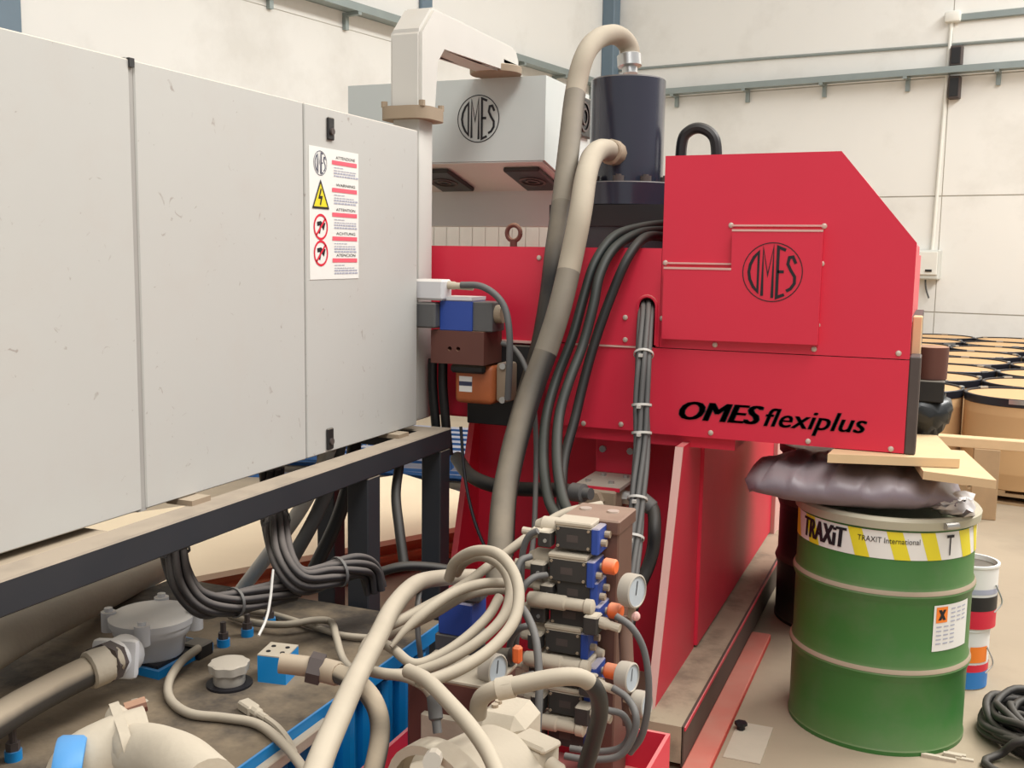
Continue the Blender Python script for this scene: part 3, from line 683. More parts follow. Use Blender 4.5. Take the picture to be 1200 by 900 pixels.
# suction flange and elbow, bottom left
fa = Vector((-1.2537, 1.2229, 0.7489)); fb_ = Vector((-1.2223, 1.261, 0.7747)); fd = (fb_-fa); fd.z *= .3; fd.normalize()
el = obj('suction_elbow', B().tube([fa-Vector((.02, -.02, .2)), fa-Vector((.01, -.02, .08)), fa, fb_, fb_+fd*.06], .055, 16), 'dusty_cast', tk)
MM = Matrix.Translation(fb_+fd*.02) @ fd.to_track_quat('Z', 'Y').to_matrix().to_4x4()
fl = obj('elbow_flange', B(MM).box(-.085, .085, -.055, .055, -.022, .022, .03, 3), 'dusty_cast', el)
for sx in (-1, 1):
    for sy in (-1, 1): obj('flange_bolt', B(MM).cyl((sx*.062, sy*.034, .015), (sx*.062, sy*.034, .05), .013, n=10), 'brown', fl)
obj('blue_clamp', B().lathe([(.066, -.022), (.07, -.016), (.07, .016), (.066, .022), (.05, .022), (.05, -.022)], (-1.2423, 1.1848, 0.755), (.75, .6, -.1), n=24, cap=False), 'blue', tk)

# ---------------------------------------------------------------- red drip tray
t = thing('drip_tray', 'red steel drip tray under the valve tower and pump', 'tray', (-.9, 2, 0))
b = B().box(-1.26, -.60, 1.2, 2.62, 0, .22)
obj('tray_base', b, 'red_dusty', t)
for x0, x1, y0, y1 in ((-1.26, -1.25, 1.2, 2.62), (-.61, -.60, 1.2, 2.62), (-1.25, -.61, 2.61, 2.62), (-1.25, -.61, 1.2, 1.21)):
    obj('tray_rim', B().box(x0, x1, y0, y1, .22, .33), 'red', t)

# ---------------------------------------------------------------- valve tower
vt = thing('valve_tower', 'tall copper-brown valve manifold stacked with solenoid valves and gauges', 'valve manifold', (-.75, 2.5, .22))
obj('manifold_block', B().box(-.79, -.715, 2.47, 2.60, .22, .915, .004), 'copper_block', vt)
tp = obj('top_block', B().box(-.865, -.712, 2.46, 2.62, .90, .938, .004), 'copper_block', vt)
for x_ in (-.83, -.755): obj('cap_screw', B().cyl((x_, 2.55, .938), (x_, 2.55, .942), .016, n=14), 'screw', tp)
def valve(px, y, zc, scale=1., style=0, left=True, right=False, orange=False):
    """one solenoid valve, its right end at px, lying towards -x"""
    s = scale; x = px
    body = obj('valve', B().box(x-.115*s, x-.018, y-.03, y+.05, zc-.032, zc+.028, .003), 'conn', vt)
    obj('valve_cover', B().box(x-.118*s, x-.02, y-.032, y+.04, zc+.028, zc+.04, .003), 'dusty_cast', body)
    obj('end_plate', B().box(x-.02, x, y-.034, y+.05, zc-.038, zc+.03, .003), 'blue_deep', body)
    for k in (-.01, .02): obj('adjuster', B().cyl((x, y+k, zc-.005+k*.5), (x+.014, y+k, zc-.005+k*.5), .009, n=10), 'tan_steel', body)
    obj('coil', B().lathe([(.021, 0), (.024, .006), (.024, .05), (.019, .056), (.012, .07)], (x-.112*s, y+.012, zc+.012), (-1, 0, 0), n=16), 'dusty_cast', body)
    if left:
        cn = obj('connector', B().box(x-.158*s, x-.122*s, y-.045, y-.008, zc-.03, zc+.012, .004), 'conn', body)
        obj('connector_screw', B().cyl((x-.137*s, y-.045, zc-.012), (x-.137*s, y-.048, zc-.012), .005, n=8), 'chrome', body)
        obj('cable_gland', B().lathe([(.011, 0), (.013, .004), (.013, .022), (.0095, .026), (.0095, .05)], (x-.155*s, y-.026, zc+.0), (-1, 0, .05), n=10), 'dusty_cast', body)
    if right:
        obj('connector', B().box(x-.03, x+.008, y-.075, y-.03, zc-.03, zc+.018, .004), 'conn', body)
        obj('cable_gland', B().lathe([(.014, 0), (.014, .02), (.011, .026), (.011, .055)], (x+.006, y-.052, zc+.0), (1, -.1, -.12), n=10), 'dusty_cast', body)
    if style:
        obj('pilot_tube', B().lathe([(.012, 0), (.017, .004), (.019, .02), (.019, .10), (.015, .104), (.015, .15), (.019, .154), (.019, .172), (.012, .176)], (x-.185, y-.05, zc+.034), (1, 0, 0), n=16), 'dusty_cast', body)
    obj('name_plate', B().box(x-.085*s, x-.055*s, y-.0305, y-.0295, zc-.012, zc+.006), 'rust_bar', body)
    for kx in (-.108*s, -.028):
        for kz in (-.024, .02): obj('cap_screw', B().cyl((x+kx, y-.03, zc+kz), (x+kx, y-.033, zc+kz), .004, n=6), 'tan_steel', body)
    if orange:
        obj('orange_cap', B().lathe([(.017, 0), (.02, .004), (.02, .03), (.016, .034)], (x+.012, y+.01, zc+.012), (1, -.1, 0), n=14), 'orange', body)
    return body
valve(-.745, 2.43, .90, 1.0)
valve(-.752, 2.42, .818, 1.05, orange=True)
valve(-.745, 2.43, .762, .95)
valve(-.735, 2.42, .705, 1.15, 1, right=True, orange=True)
valve(-.76, 2.41, .635, 1.0)
valve(-.735, 2.40, .555, 1.1, 1, right=True, orange=True)
valve(-.745, 2.40, .478, 1.0, right=True)
valve(-.74, 2.39, .40, 1.0, 1)
for z_ in (.738, .592, .52, .44):
    obj('sandwich_plate', B().lathe([(.016, 0), (.02, .01), (.02, .12), (.016, .135), (.016, .17), (.01, .19)], (-.93, 2.45, z_), (1, 0, 0), n=16), 'dusty_cast', vt)
def gauge(p, r, ax, par=vt):
    g_ = obj('pressure_gauge', B().lathe([(r*.8, -.022), (r*.97, -.018), (r, -.01), (r, .014), (r*.9, .016), (r*.88, .012)], p, ax, n=28), 'gauge', par)
    obj('gauge_dial', B().lathe([(r*.88, .0125), (r*.05, .0126)], p, ax, n=28), 'dial', g_)
    A = Vector(ax).normalized(); q_ = A.to_track_quat('Z', 'Y'); o_ = Vector(p)+A*.0135
    b = B(); stroke(b, [(-.1*r, -.2*r), (.1*r, .6*r)], .08*r, lambda u, v: tuple(o_+q_ @ Vector((u, v, 0)))); obj('needle', b, 'ink', g_, 0)
    obj('gauge_stem', B().cyl(Vector(p)-Vector((0, 0, r*.9)), Vector(p)-Vector((0, 0, r*.9+.03)), .01, n=8), 'tan_steel', g_)
    return g_
gauge((-0.6563, 2.3987, 0.786), .042, (.95, -.3, .05))
gauge((-0.6423, 2.3244, 0.596), .036, (.97, -.22, .05))
gauge((-0.606, 2.3305, 0.5312), .032, (.97, -.2, .05))
b = B().sphere((-0.6448, 2.395, 0.7238), .012, 8); obj('pink_knob', b, 'red_edge', vt)
obj('gauge_manifold', B().cyl((-0.6779, 2.4127, 0.7131), (-0.6396, 2.351, 0.4619), .018, n=12), 'copper_block', vt)

# ---------------------------------------------------------------- pump group beside the tank
pg = thing('pump_group', 'dust-covered hydraulic pump and motor group between tank and valve tower', 'pump', (-1.05, 2.0, .22))
mcn = Vector((-0.8155, 1.8036, 0.4917))
obj('motor_body', B().lathe([(.10, -.3), (.128, -.29), (.132, -.1), (.13, -.08), (.15, -.07), (.15, -.03), (.138, -.02), (.13, .10), (.10, .14), (.05, .15)], mcn, (.35, .93, .08), n=36), 'dusty_cast', pg)
b = B(); mr = Vector((-0.7625, 1.5687, 0.6079))
b.lathe([(.118, -.02), (.135, -.02), (.135, .02), (.118, .02)], mr, (.35, .93, .08), n=32, cap=False); b.lathe([(.135, .02), (.135, -.02)], mr, (.35, .93, .08), n=32, cap=False)
obj('bell_ring', b, 'dusty_cast', pg)
obj('ring_bolt', B().cyl((-0.783, 1.5745, 0.7132), (-0.7325, 1.4605, 0.7642), .016, n=10), 'gauge', pg)
# block with bevelled top
P0 = Vector((-0.8068, 1.9369, 0.6462))
b = B().box(P0.x-.055, P0.x+.06, P0.y-.04, P0.y+.10, .22, P0.z-.005, .025, 1); obj('pump_head', b, 'dusty_cast', pg)
for k in (-.02, .0): obj('head_bolt', B().cyl((P0.x-.02, P0.y+k+.03, P0.z-.006), (P0.x-.02, P0.y+k+.03, P0.z+.002), .008, n=8), 'tan_steel', pg)
pf = Vector((-0.7276, 1.9062, 0.5811))
MM = Matrix.Translation(pf) @ Matrix.Rotation(-.35, 4, 'Z')
cb_ = obj('plug_socket', B(MM).box(-.05, .05, -.035, .035, -.05, .02, .008, 2), 'dusty_cast', pg)
obj('plug_lid', B(MM).box(-.03, .06, -.03, .03, .018, .034, .006), 'dusty_cast', cb_)
obj('plug_gland', B(MM).lathe([(.016, 0), (.016, .03), (.012, .035), (.012, .06)], (.05, 0, -.01), (1, 0, -.2), n=12), 'dusty_cast', cb_)
# steel block and dark cylinder behind
SB = Vector((-1.0059, 2.0651, 0.5868))
sb = obj('steel_block', B().box(SB.x-.07, SB.x+.14, SB.y-.05, SB.y+.1, .22, SB.z+.06, .006), 'brown', pg)
obj('block_cover', B().box(SB.x-.071, SB.x+.141, SB.y-.051, SB.y+.101, SB.z+.058, SB.z+.063), 'dusty_cast', sb)
bq = Vector((-0.9923, 2.1323, 0.6403)); obj('cap_screw', B().lathe([(.02, -.04), (.02, .0), (.017, .003), (.01, .003), (.01, -.006), (.002, -.006)], bq, n=16), 'tan_steel', pg)
lg = Vector((-0.9958, 2.1263, 0.6062)); obj('lug', B().lathe([(.05, -.04), (.052, -.03), (.052, 0), (.04, .003), (.01, .003)], lg, n=20), 'tan_steel', pg)
dc = Vector((-0.9855, 2.2327, 0.556)); obj('dark_cylinder', B().lathe([(.045, -.3), (.045, .07), (.04, .08), (.01, .08)], dc, n=24), 'ink', pg)
obj('dusty_plate', B().box(-1.0334, -0.8901, 2.0, 2.2, .22, 0.567, .004), 'dusty_cast', pg)
gauge((-0.8851, 2.0713, 0.669), .036, (.96, -.25, .08), pg)
obj('red_lever', B().box(-0.8685, -0.8466, 2.1386, 2.1586, 0.6597, 0.7008, .005), 'orange', pg)
obj('lever_body', B().cyl((-0.9353, 2.1574, 0.6532), (-0.8727, 2.1527, 0.6695), .022, n=14), 'black_plastic', pg)
# blue valve block behind the coiled hoses
bv = thing('blue_valve_block', 'deep blue hydraulic valve block behind the coiled beige hoses', 'valve', (-1.3, 2.75, .22))
p = Vector((-1.1607, 2.4966, 0.623))
obj('block', B().box(p.x-.05, p.x+.05, p.y-.05, p.y+.05, p.z-.05, p.z+.045, .004), 'blue_deep', bv)
obj('block_base', B().box(p.x-.06, p.x+.05, p.y-.05, p.y+.05, p.z-.12, p.z-.05, .004), 'cable_grey', bv)
obj('block_stand', B().box(max(p.x-.08, -1.245), p.x+.06, p.y-.045, min(p.y+.045, 2.605), .2195, p.z-.12, .004), 'blue', bv)
obj('plug', B().box(p.x+.0, p.x+.07, p.y-.045, p.y+.02, p.z+.046, p.z+.085, .008), 'cable_grey', bv)
obj('stem', B().cyl((p.x-.07, p.y-.05, p.z-.16), (p.x+.02, p.y-.05, p.z-.16), .014, n=10), 'tan_steel', bv)
obj('stem_nut', B().cyl((p.x-.03, p.y-.06, p.z-.19), (p.x-.03, p.y-.06, p.z-.13), .012, n=8), 'chrome', bv)

# ---------------------------------------------------------------- servo valve group on the left of the machine
sv_ = thing('servo_valve_group', 'valve group with blue body, brown block and orange pump on the machine front', 'valve', (-1.65, 3.35, 1.0))
bx0 = -1.6676; bx1 = -1.4616; bz1 = 1.3309; bz0 = 1.2135
hol = [[(bx0+(bx1-bx0)*u+.008*math.cos(2*PI*i/12), (bz0+bz1)/2-.005+.008*math.sin(2*PI*i/12)) for i in range(12)] for u in (.36, .52)]
b = B().holed([(bx0, bz0), (bx1, bz0), (bx1, bz1), (bx0, bz1)], hol, 3.3, 3.36); b.box(bx0, bx1, 3.36, 3.46, bz0, bz1)
blk = obj('brown_block', b, 'brown', sv_)
z2 = 1.4385
ub = obj('blue_body', B().box(-1.6346, -1.5087, 3.3, 3.42, bz1, z2, .003), 'blue_deep', sv_)
obj('blue_body_cover', B().box(-1.6346, -1.5087, 3.298, 3.42, z2, z2+.012), 'alu', ub)
obj('grey_body', B().box(-1.5132, -1.4352, 3.31, 3.42, bz1, z2-.004, .003), 'cable_grey', sv_)
obj('solenoid', B().box(-1.7213, -1.6346, 3.265, 3.34, bz1+.008, z2-.01, .006), 'cable_grey', sv_)
obj('end_knob', B().cyl((-1.4524, 3.35, 1.392), (-1.4101, 3.35, 1.3934), .032, n=16), 'tan_steel', sv_)
z3 = 1.4406; z4 = 1.5101
obj('plug_box', B().box(-1.7216, -1.605, 3.265, 3.342, z3-.004, z4, .008), 'alu', sv_)
obj('plug_gland', B().lathe([(.014, 0), (.014, .03), (.012, .035), (.012, .10)], (-1.61, 3.31, 1.4904), (1, 0, -.05), n=12), 'dusty_cast', sv_)
oz0 = 1.0657; oz1 = 1.207; ox0 = -1.6043; ox1 = -1.4501
op = obj('orange_pump', B().box(ox0, ox1, 3.36, 3.46, oz0, oz1, .02, 3), 'pump_orange', sv_)
obj('pump_sticker', B().box(-1.5829, -1.5324, 3.3585, 3.3600, 1.109, 1.1645), 'label_white', op)
obj('sticker_band', B().box(-1.5829, -1.5324, 3.3578, 3.3586, 1.1306, 1.1461), 'ink_blue', op)
obj('pump_top', B().box(ox0-.01, ox1-.03, 3.345, 3.45, oz1-.03, oz1+.0, .008), 'black_plastic', op)
obj('pump_flange', B().box(ox1+.0, ox1+.05, 3.38, 3.47, oz0+.01, oz1+.01, .012, 2), 'tan_steel', op)
for zz in (oz0+.02, oz1): obj('flange_bolt', B().cyl((ox1+.03, 3.37, zz), (ox1+.03, 3.385, zz), .012, n=8), 'chrome', op)


# ---------------------------------------------------------------- hoses
hose('press_hose', 'thick dusty hose arching from the top of the dark cylinder', ((-1.2336, 4.2269, 2.3708), (-1.2417, 4.2343, 2.4504), (-1.2779, 4.17, 2.4876), (-1.3149, 4.0406, 2.4487), (-1.3271, 3.9142, 2.3554), (-1.3322, 3.8381, 2.2103), (-1.3041, 3.7022, 2.0051), (-1.2695, 3.5444, 1.7793), (-1.2534, 3.4394, 1.5975), (-1.2609, 3.4163, 1.4493), (-1.2839, 3.3937, 1.2703), (-1.33, 3.3721, 1.0886), (-1.3412, 3.2795, 0.9202), (-1.3165, 3.164, 0.7961), (-1.2774, 3.0481, 0.6249)), .040, 'hose_dust', n=14, ends=(0,), fit='chrome', split=[(.36, 'hose_dust'), (.5, 'hose_grey'), (1, 'hose_wrap')])
hose('press_hose', 'thick dusty hose leaving the side of the dark cylinder', ((-1.2042, 3.9708, 1.9969), (-1.2265, 3.8645, 2.0035), (-1.2163, 3.7104, 1.9606), (-1.1828, 3.5373, 1.8676), (-1.1564, 3.4117, 1.7435), (-1.1649, 3.3412, 1.5697), (-1.1746, 3.2746, 1.4281), (-1.1968, 3.2267, 1.3019), (-1.2289, 3.1605, 1.1503), (-1.2433, 3.0681, 0.9931), (-1.2346, 2.9666, 0.86), (-1.2003, 2.8555, 0.7398), (-1.1679, 2.7642, 0.6097)), .040, 'hose_dust', n=14, ends=(0,), fit='tan_steel', split=[(.44, 'hose_dust'), (.6, 'hose_grey'), (1, 'hose_wrap')])
GH = 'dark rubber hoses curving down from the red head'
hose('control_hose', 'dark green rubber hose curving from the red head, outermost of the set', ((-0.956, 3.8287, 1.723), (-1.0135, 3.6831, 1.7059), (-1.0585, 3.4961, 1.668), (-1.0949, 3.4043, 1.5823), (-1.1166, 3.3585, 1.4699), (-1.1387, 3.3084, 1.3273), (-1.1738, 3.2533, 1.1862), (-1.1771, 3.1706, 1.0674), (-1.1351, 3.0415, 0.9514), (-1.0789, 2.9425, 0.8539), (-1.0131, 2.8552, 0.8145)), .017, 'hose_green', group=GH)
hose('control_hose', 'dark green rubber hose curving from the red head, middle of the set', ((-0.9446, 3.7863, 1.6969), (-0.9961, 3.5999, 1.6827), (-1.0427, 3.448, 1.6266), (-1.0664, 3.3663, 1.537), (-1.0733, 3.3218, 1.4295), (-1.0909, 3.2758, 1.3032), (-1.111, 3.2032, 1.1896), (-1.1181, 3.1307, 1.0774), (-1.0817, 3.021, 0.9599), (-1.0246, 2.9225, 0.8639), (-0.9641, 2.8536, 0.8152)), .017, 'hose_green', group=GH)
hose('control_hose', 'black rubber hose curving from the red head, innermost of the set', ((-0.9381, 3.7638, 1.6716), (-0.9571, 3.5375, 1.6667), (-0.9882, 3.4397, 1.6012), (-1.034, 3.4034, 1.4709), (-1.0734, 3.3677, 1.3262), (-1.0973, 3.3297, 1.1973), (-1.1142, 3.282, 1.0564), (-1.1238, 3.2057, 0.923), (-1.0937, 3.1039, 0.8035), (-1.0659, 3.0392, 0.7236)), .017, 'hose_black', group=GH)
hose('thin_grey_hose', 'thin grey hose hanging from the orange pump down the red front', ((-1.4125, 3.3439, 1.292), (-1.3652, 3.3394, 1.2766), (-1.3075, 3.3015, 1.2234), (-1.2667, 3.2736, 1.1346), (-1.2436, 3.253, 0.9922), (-1.2243, 3.2097, 0.8547), (-1.1843, 3.0976, 0.7096), (-1.1529, 2.9906, 0.628)), .009, 'cable_grey')
hose('plug_cable', 'grey cable bent from the valve plug to the orange pump', ((-1.549, 3.2931, 1.4923), (-1.4801, 3.2994, 1.4909), (-1.4211, 3.298, 1.4631), (-1.3816, 3.2968, 1.4145), (-1.3593, 3.2842, 1.334), (-1.3569, 3.2823, 1.2314), (-1.366, 3.2938, 1.102)), .012, 'cable_grey')
for i, (dx, lab) in enumerate(((0, 'black hose hanging under the servo valves beside the cabinet'), (9, 'second black hose hanging under the servo valves nearer the pump'))):
    x_ = -1.7103+.042*i
    hose('black_drop_hose', lab, [(x_, 3.40, bz0+.004), (x_, 3.40, 1.12), (x_+.006, 3.41, 1.0), (x_+.016, 3.42, .86)], .018, 'hose_black')
hose('supply_hose', 'black hose running level across the red pedestal to the distributor block', ((-1.6655, 3.5158, 0.8317), (-1.5756, 3.438, 0.7891), (-1.4612, 3.374, 0.7746), (-1.3279, 3.3315, 0.781), (-1.19, 3.3033, 0.7977), (-1.0723, 3.2655, 0.8057)), .026, 'hose_black', n=12, ends=(5,), fit='cable_grey')
hose('elbow_hose', 'black hose with grey elbow dropping beside the distributor block', ((-0.8954, 3.3569, 0.784), (-0.8538, 3.3486, 0.7578), (-0.8346, 3.3051, 0.6998), (-0.8356, 3.2952, 0.6292), (-0.85, 3.2805, 0.564), (-0.87, 3.2534, 0.5047), (-0.8833, 3.2157, 0.4268), (-0.8799, 3.136, 0.3096), (-0.8668, 3.0469, 0.1747)), .022, 'hose_black', n=12, ends=(0,), fit='cable_grey')
bundle('cable_bundle', 'grey cable bundle with ties hanging from the slot in the red front', ((-0.9506, 3.5523, 1.433), (-0.9268, 3.4579, 1.3879), (-0.9059, 3.3625, 1.2624), (-0.8973, 3.3256, 1.1237), (-0.8836, 3.291, 0.9866), (-0.8725, 3.2236, 0.8576), (-0.8589, 3.1474, 0.7353), (-0.8472, 3.0599, 0.6155), (-0.8324, 2.9583, 0.4637), (-0.8144, 2.8483, 0.3199), (-0.798, 2.7526, 0.2062)), .0095, 'cable_grey', 7, .019, (1.9, 3.1, 3.75, 5.3, 6.2), 'tie')
# coiled beige hoses before the valve tower
CH = 'coiled beige hoses'
hose('main_hose', 'thickest beige hose sweeping over the tank corner', ((-1.1961, 2.6524, 0.6748), (-1.2226, 2.5049, 0.7113), (-1.2149, 2.3278, 0.7475), (-1.1617, 2.1122, 0.7636), (-1.0983, 1.9198, 0.7599), (-1.0324, 1.7293, 0.7618), (-0.9498, 1.5256, 0.7772), (-0.89, 1.3767, 0.7838), (-0.8341, 1.2474, 0.7858)), .0225, 'hose_dust', n=14)
hose('coil_hose', 'beige hose of the coil with its straight end on top', ((-1.0143, 2.3324, 0.8182), (-1.0436, 2.2733, 0.7915), (-1.089, 2.185, 0.7598), (-1.1353, 2.0975, 0.7365), (-1.1702, 2.0375, 0.7201), (-1.1752, 1.9877, 0.6896), (-1.1408, 1.9555, 0.6688), (-1.0542, 1.9482, 0.6745), (-0.977, 1.9831, 0.6983), (-0.917, 2.0559, 0.7335), (-0.8894, 2.1376, 0.7708), (-0.9006, 2.2043, 0.8145), (-0.945, 2.256, 0.8485), (-1.0141, 2.2939, 0.8551), (-1.0689, 2.3117, 0.8301), (-1.1035, 2.3353, 0.7877)), .0125, 'hose_dust', group=CH)
hose('coil_hose', 'beige hose of the coil forming its outer loop', ((-0.8344, 2.7023, 0.9143), (-0.912, 2.6038, 0.904), (-0.9658, 2.4892, 0.8644), (-1.0297, 2.4118, 0.8077), (-1.1036, 2.362, 0.7436), (-1.1648, 2.2885, 0.7075), (-1.2285, 2.2248, 0.6715)), .0125, 'hose_dust', group=CH)
hose('coil_hose', 'beige hose of the coil bending round its right side', ((-1.1041, 2.2914, 0.7868), (-1.0741, 2.2675, 0.8415), (-1.0085, 2.2348, 0.8845), (-0.9414, 2.2094, 0.8954), (-0.8851, 2.1749, 0.8727), (-0.8491, 2.13, 0.8339), (-0.8343, 2.0649, 0.791), (-0.8519, 1.9874, 0.7544), (-0.8865, 1.9051, 0.7332), (-0.9276, 1.8433, 0.7235), (-0.9431, 1.816, 0.7296)), .0135, 'hose_dust', group=CH)
hose('coil_hose', 'beige hose of the coil with bare tapering end', ((-0.95, 2.2801, 0.8001), (-0.9787, 2.2156, 0.813), (-1.0138, 2.1463, 0.8099), (-1.0456, 2.0759, 0.7879), (-1.0738, 2.0165, 0.7564), (-1.0929, 1.9715, 0.7229)), (lambda t: .0125*(1 if t < .7 else 1-(t-.7)*2)), 'hose_dust', group=CH)
hose('coil_hose', 'beige hose of the coil along its lower inside', ((-0.9387, 2.2277, 0.781), (-0.9376, 2.1595, 0.7565), (-0.9603, 2.0808, 0.726), (-0.9951, 2.0196, 0.7017), (-1.0383, 1.9785, 0.6896), (-1.1032, 1.9979, 0.7078), (-1.1595, 2.0189, 0.7117)), .012, 'hose_dust', group=CH)
hose('coil_hose', 'beige hose of the coil lying just beneath its straight end', ((-0.9768, 2.4026, 0.74), (-1.0103, 2.3577, 0.7511), (-1.0596, 2.2935, 0.7479), (-1.1048, 2.2169, 0.7214), (-1.1476, 2.1638, 0.6999), (-1.1987, 2.1284, 0.6737)), .0125, 'hose_dust', group=CH)
hose('drop_hose', 'beige hose falling from the coil over the motor', ((-0.9728, 1.8273, 0.7421), (-0.914, 1.7972, 0.7438), (-0.8466, 1.7573, 0.7273), (-0.7774, 1.7074, 0.7129), (-0.715, 1.6544, 0.6953), (-0.6629, 1.5964, 0.6723)), .0155, 'hose_dust', n=12)
hose('short_hose', 'beige hose under the coil ending in a steel fitting', ((-1.1365, 1.8966, 0.7035), (-1.0876, 1.8935, 0.6935), (-1.0179, 1.9003, 0.6933), (-0.9695, 1.9066, 0.6744), (-0.948, 1.9008, 0.6462), (-0.9384, 1.8901, 0.6181)), .0125, 'hose_dust', ends=(5,), fit='cable_grey')
ph_ = hose('pressure_hose', 'hose with beige bent start and black end before the valve tower', ((-0.814, 1.8289, 0.6751), (-0.8033, 1.8168, 0.7145), (-0.7733, 1.8111, 0.7419), (-0.7204, 1.8241, 0.7585), (-0.6589, 1.8512, 0.7729), (-0.6152, 1.8796, 0.7696), (-0.5913, 1.907, 0.7383), (-0.5921, 1.9424, 0.6803), (-0.6099, 1.9692, 0.61), (-0.6354, 1.9907, 0.5232)), .018, 'hose_dust', n=14, split=[(.62, 'hose_dust'), (1, 'hose_black')])
obj('crimp_sleeve', B().cyl((-0.7656, 1.8145, 0.7437), (-0.7344, 1.823, 0.7529), .0225, n=14), 'dusty_cast', ph_)
# cables of the solenoid plugs
VC = 'thin grey cables of the solenoid valves'
for i, (lab, P_) in enumerate((
    ('grey plug cable of the topmost solenoid valve', ((-0.8975, 2.3716, 0.915), (-0.92, 2.3711, 0.8993), (-0.9352, 2.3705, 0.86), (-0.9389, 2.3708, 0.7928), (-0.9421, 2.3774, 0.6894))),
    ('grey plug cable of the second solenoid valve', ((-0.9024, 2.34, 0.8569), (-0.918, 2.3108, 0.8498), (-0.9232, 2.292, 0.8068), (-0.925, 2.3114, 0.7134), (-0.931, 2.3184, 0.6216))),
    ('grey plug cable of the third solenoid valve', ((-0.8643, 2.3494, 0.8112), (-0.8829, 2.3094, 0.8136), (-0.9027, 2.2866, 0.7853), (-0.9104, 2.2861, 0.7237), (-0.9251, 2.2986, 0.6186))),
    ('grey plug cable looping down from the fourth solenoid valve', ((-0.8982, 2.243, 0.7714), (-0.8558, 2.2037, 0.7544), (-0.8168, 2.1602, 0.7172), (-0.7901, 2.1166, 0.6358), (-0.7812, 2.0868, 0.5485), (-0.7801, 2.0769, 0.4721))),
    ('grey plug cable of the fifth solenoid valve', ((-0.8636, 2.2705, 0.7079), (-0.8939, 2.2572, 0.7012), (-0.9204, 2.2631, 0.6648), (-0.9339, 2.2817, 0.6012), (-0.939, 2.3022, 0.526))),
    ('grey plug cable of the sixth solenoid valve', ((-0.8516, 2.2389, 0.5987), (-0.8724, 2.2083, 0.5962), (-0.897, 2.2158, 0.5654), (-0.9216, 2.2225, 0.528))),
    ('grey plug cable arching right beside the red gusset', ((-0.6542, 2.2555, 0.7678), (-0.6144, 2.2476, 0.7498), (-0.5859, 2.2528, 0.7012), (-0.5708, 2.2498, 0.6329), (-0.5708, 2.2508, 0.5601), (-0.5846, 2.2573, 0.4879), (-0.6155, 2.2699, 0.4336))),
    ('lighter plug cable curving right below the gauges', ((-0.646, 2.2158, 0.6102), (-0.6085, 2.2075, 0.5956), (-0.5806, 2.1828, 0.5703), (-0.5832, 2.1756, 0.5242), (-0.6133, 2.1672, 0.473), (-0.6813, 2.1586, 0.4546), (-0.7386, 2.1566, 0.452))),
    ('lowest plug cable curving right above the drip tray', ((-0.6539, 2.2058, 0.5591), (-0.6203, 2.218, 0.5479), (-0.6059, 2.229, 0.5045), (-0.6272, 2.236, 0.4594), (-0.6838, 2.2318, 0.4392), (-0.75, 2.2261, 0.4368))))):
    hose('plug_cable', lab, P_, .0085 if i != 3 else .0095, 'cable_grey', 'cable', VC, 8)
hose('white_lead', 'thin pale lead hanging inside the hose coil', ((-1.2148, 2.347, 0.728), (-1.1997, 2.3039, 0.6861), (-1.1848, 2.2805, 0.6279), (-1.1754, 2.277, 0.5738)), .007, 'cable_grey', 'cable')
# hoses on the tank
hose('return_hose', 'fat dusty return hose running left from the filter', ((-1.7719, 1.8216, 0.626), (-1.7896, 1.7699, 0.6194), (-1.7838, 1.6635, 0.6209), (-1.756, 1.5456, 0.631), (-1.7194, 1.4095, 0.6411), (-1.6936, 1.193, 0.6534), (-1.6524, 0.9394, 0.6674)), .036, 'hose_topdust', n=16, ends=(0,), fit='dusty_cast')
hose('suction_pipe', 'fat dusty pipe passing under the black frame at the tank edge', ((-1.9141, 0.9403, 0.662), (-1.9276, 1.2619, 0.6649), (-2.0672, 1.6363, 0.6346), (-2.1673, 1.9188, 0.6112), (-2.2532, 2.2061, 0.5796), (-2.3678, 2.5342, 0.534), (-2.5316, 2.9482, 0.4677)), (lambda t: .068-.024*max(0, t-.4)/.6), 'dusty_cast', 'pipe', n=18)
hose('suction_hose', 'beige suction hose leaving the flanged elbow', ((-1.1989, 1.271, 0.7779), (-1.1125, 1.244, 0.7991), (-1.0217, 1.1969, 0.8202), (-0.9338, 1.1468, 0.8273)), .045, 'dusty_cast', n=18)
hose('sensor_cable', 'dusty cable looping from the black plug across the tank top', [(-1.79, 2.166, 0.536), (-1.7652, 2.0683, 0.538), (-1.7345, 1.9864, 0.522), (-1.6729, 1.9203, 0.513), (-1.5817, 1.8782, 0.513), (-1.4944, 1.8925, 0.513), (-1.4067, 1.8977, 0.513), (-1.307, 1.8491, 0.513), (-1.2012, 1.772, 0.515), (-1.1172, 1.708, 0.5)], .0115, 'hose_dust', 'cable')
t = thing('loose_plug', 'loose dusty cable plug lying on the tank top', 'plug', (-1.4982, 1.9883, 0.5))
p = Vector((-1.4752, 1.9644, 0.512)); q = Vector((-1.381, 1.9213, 0.512)); dd = (q-p).normalized()
obj('plug_body', B(Matrix.Translation(p) @ Matrix.Rotation(math.atan2(dd.y, dd.x), 4, 'Z')).box(-.03, .025, -.016, .016, -.012, .012, .004), 'dusty_cast', t)
obj('plug_tail', B().lathe([(.013, .02), (.013, .045), (.009, .05), (.009, .08)], p, dd, n=10), 'dusty_cast', t)
obj('plug_lead', B().tube([p+dd*.075, (-1.353, 1.905, 0.512), (-1.2908, 1.8586, 0.512), (-1.2405, 1.8109, 0.512)], .008), 'hose_dust', t)
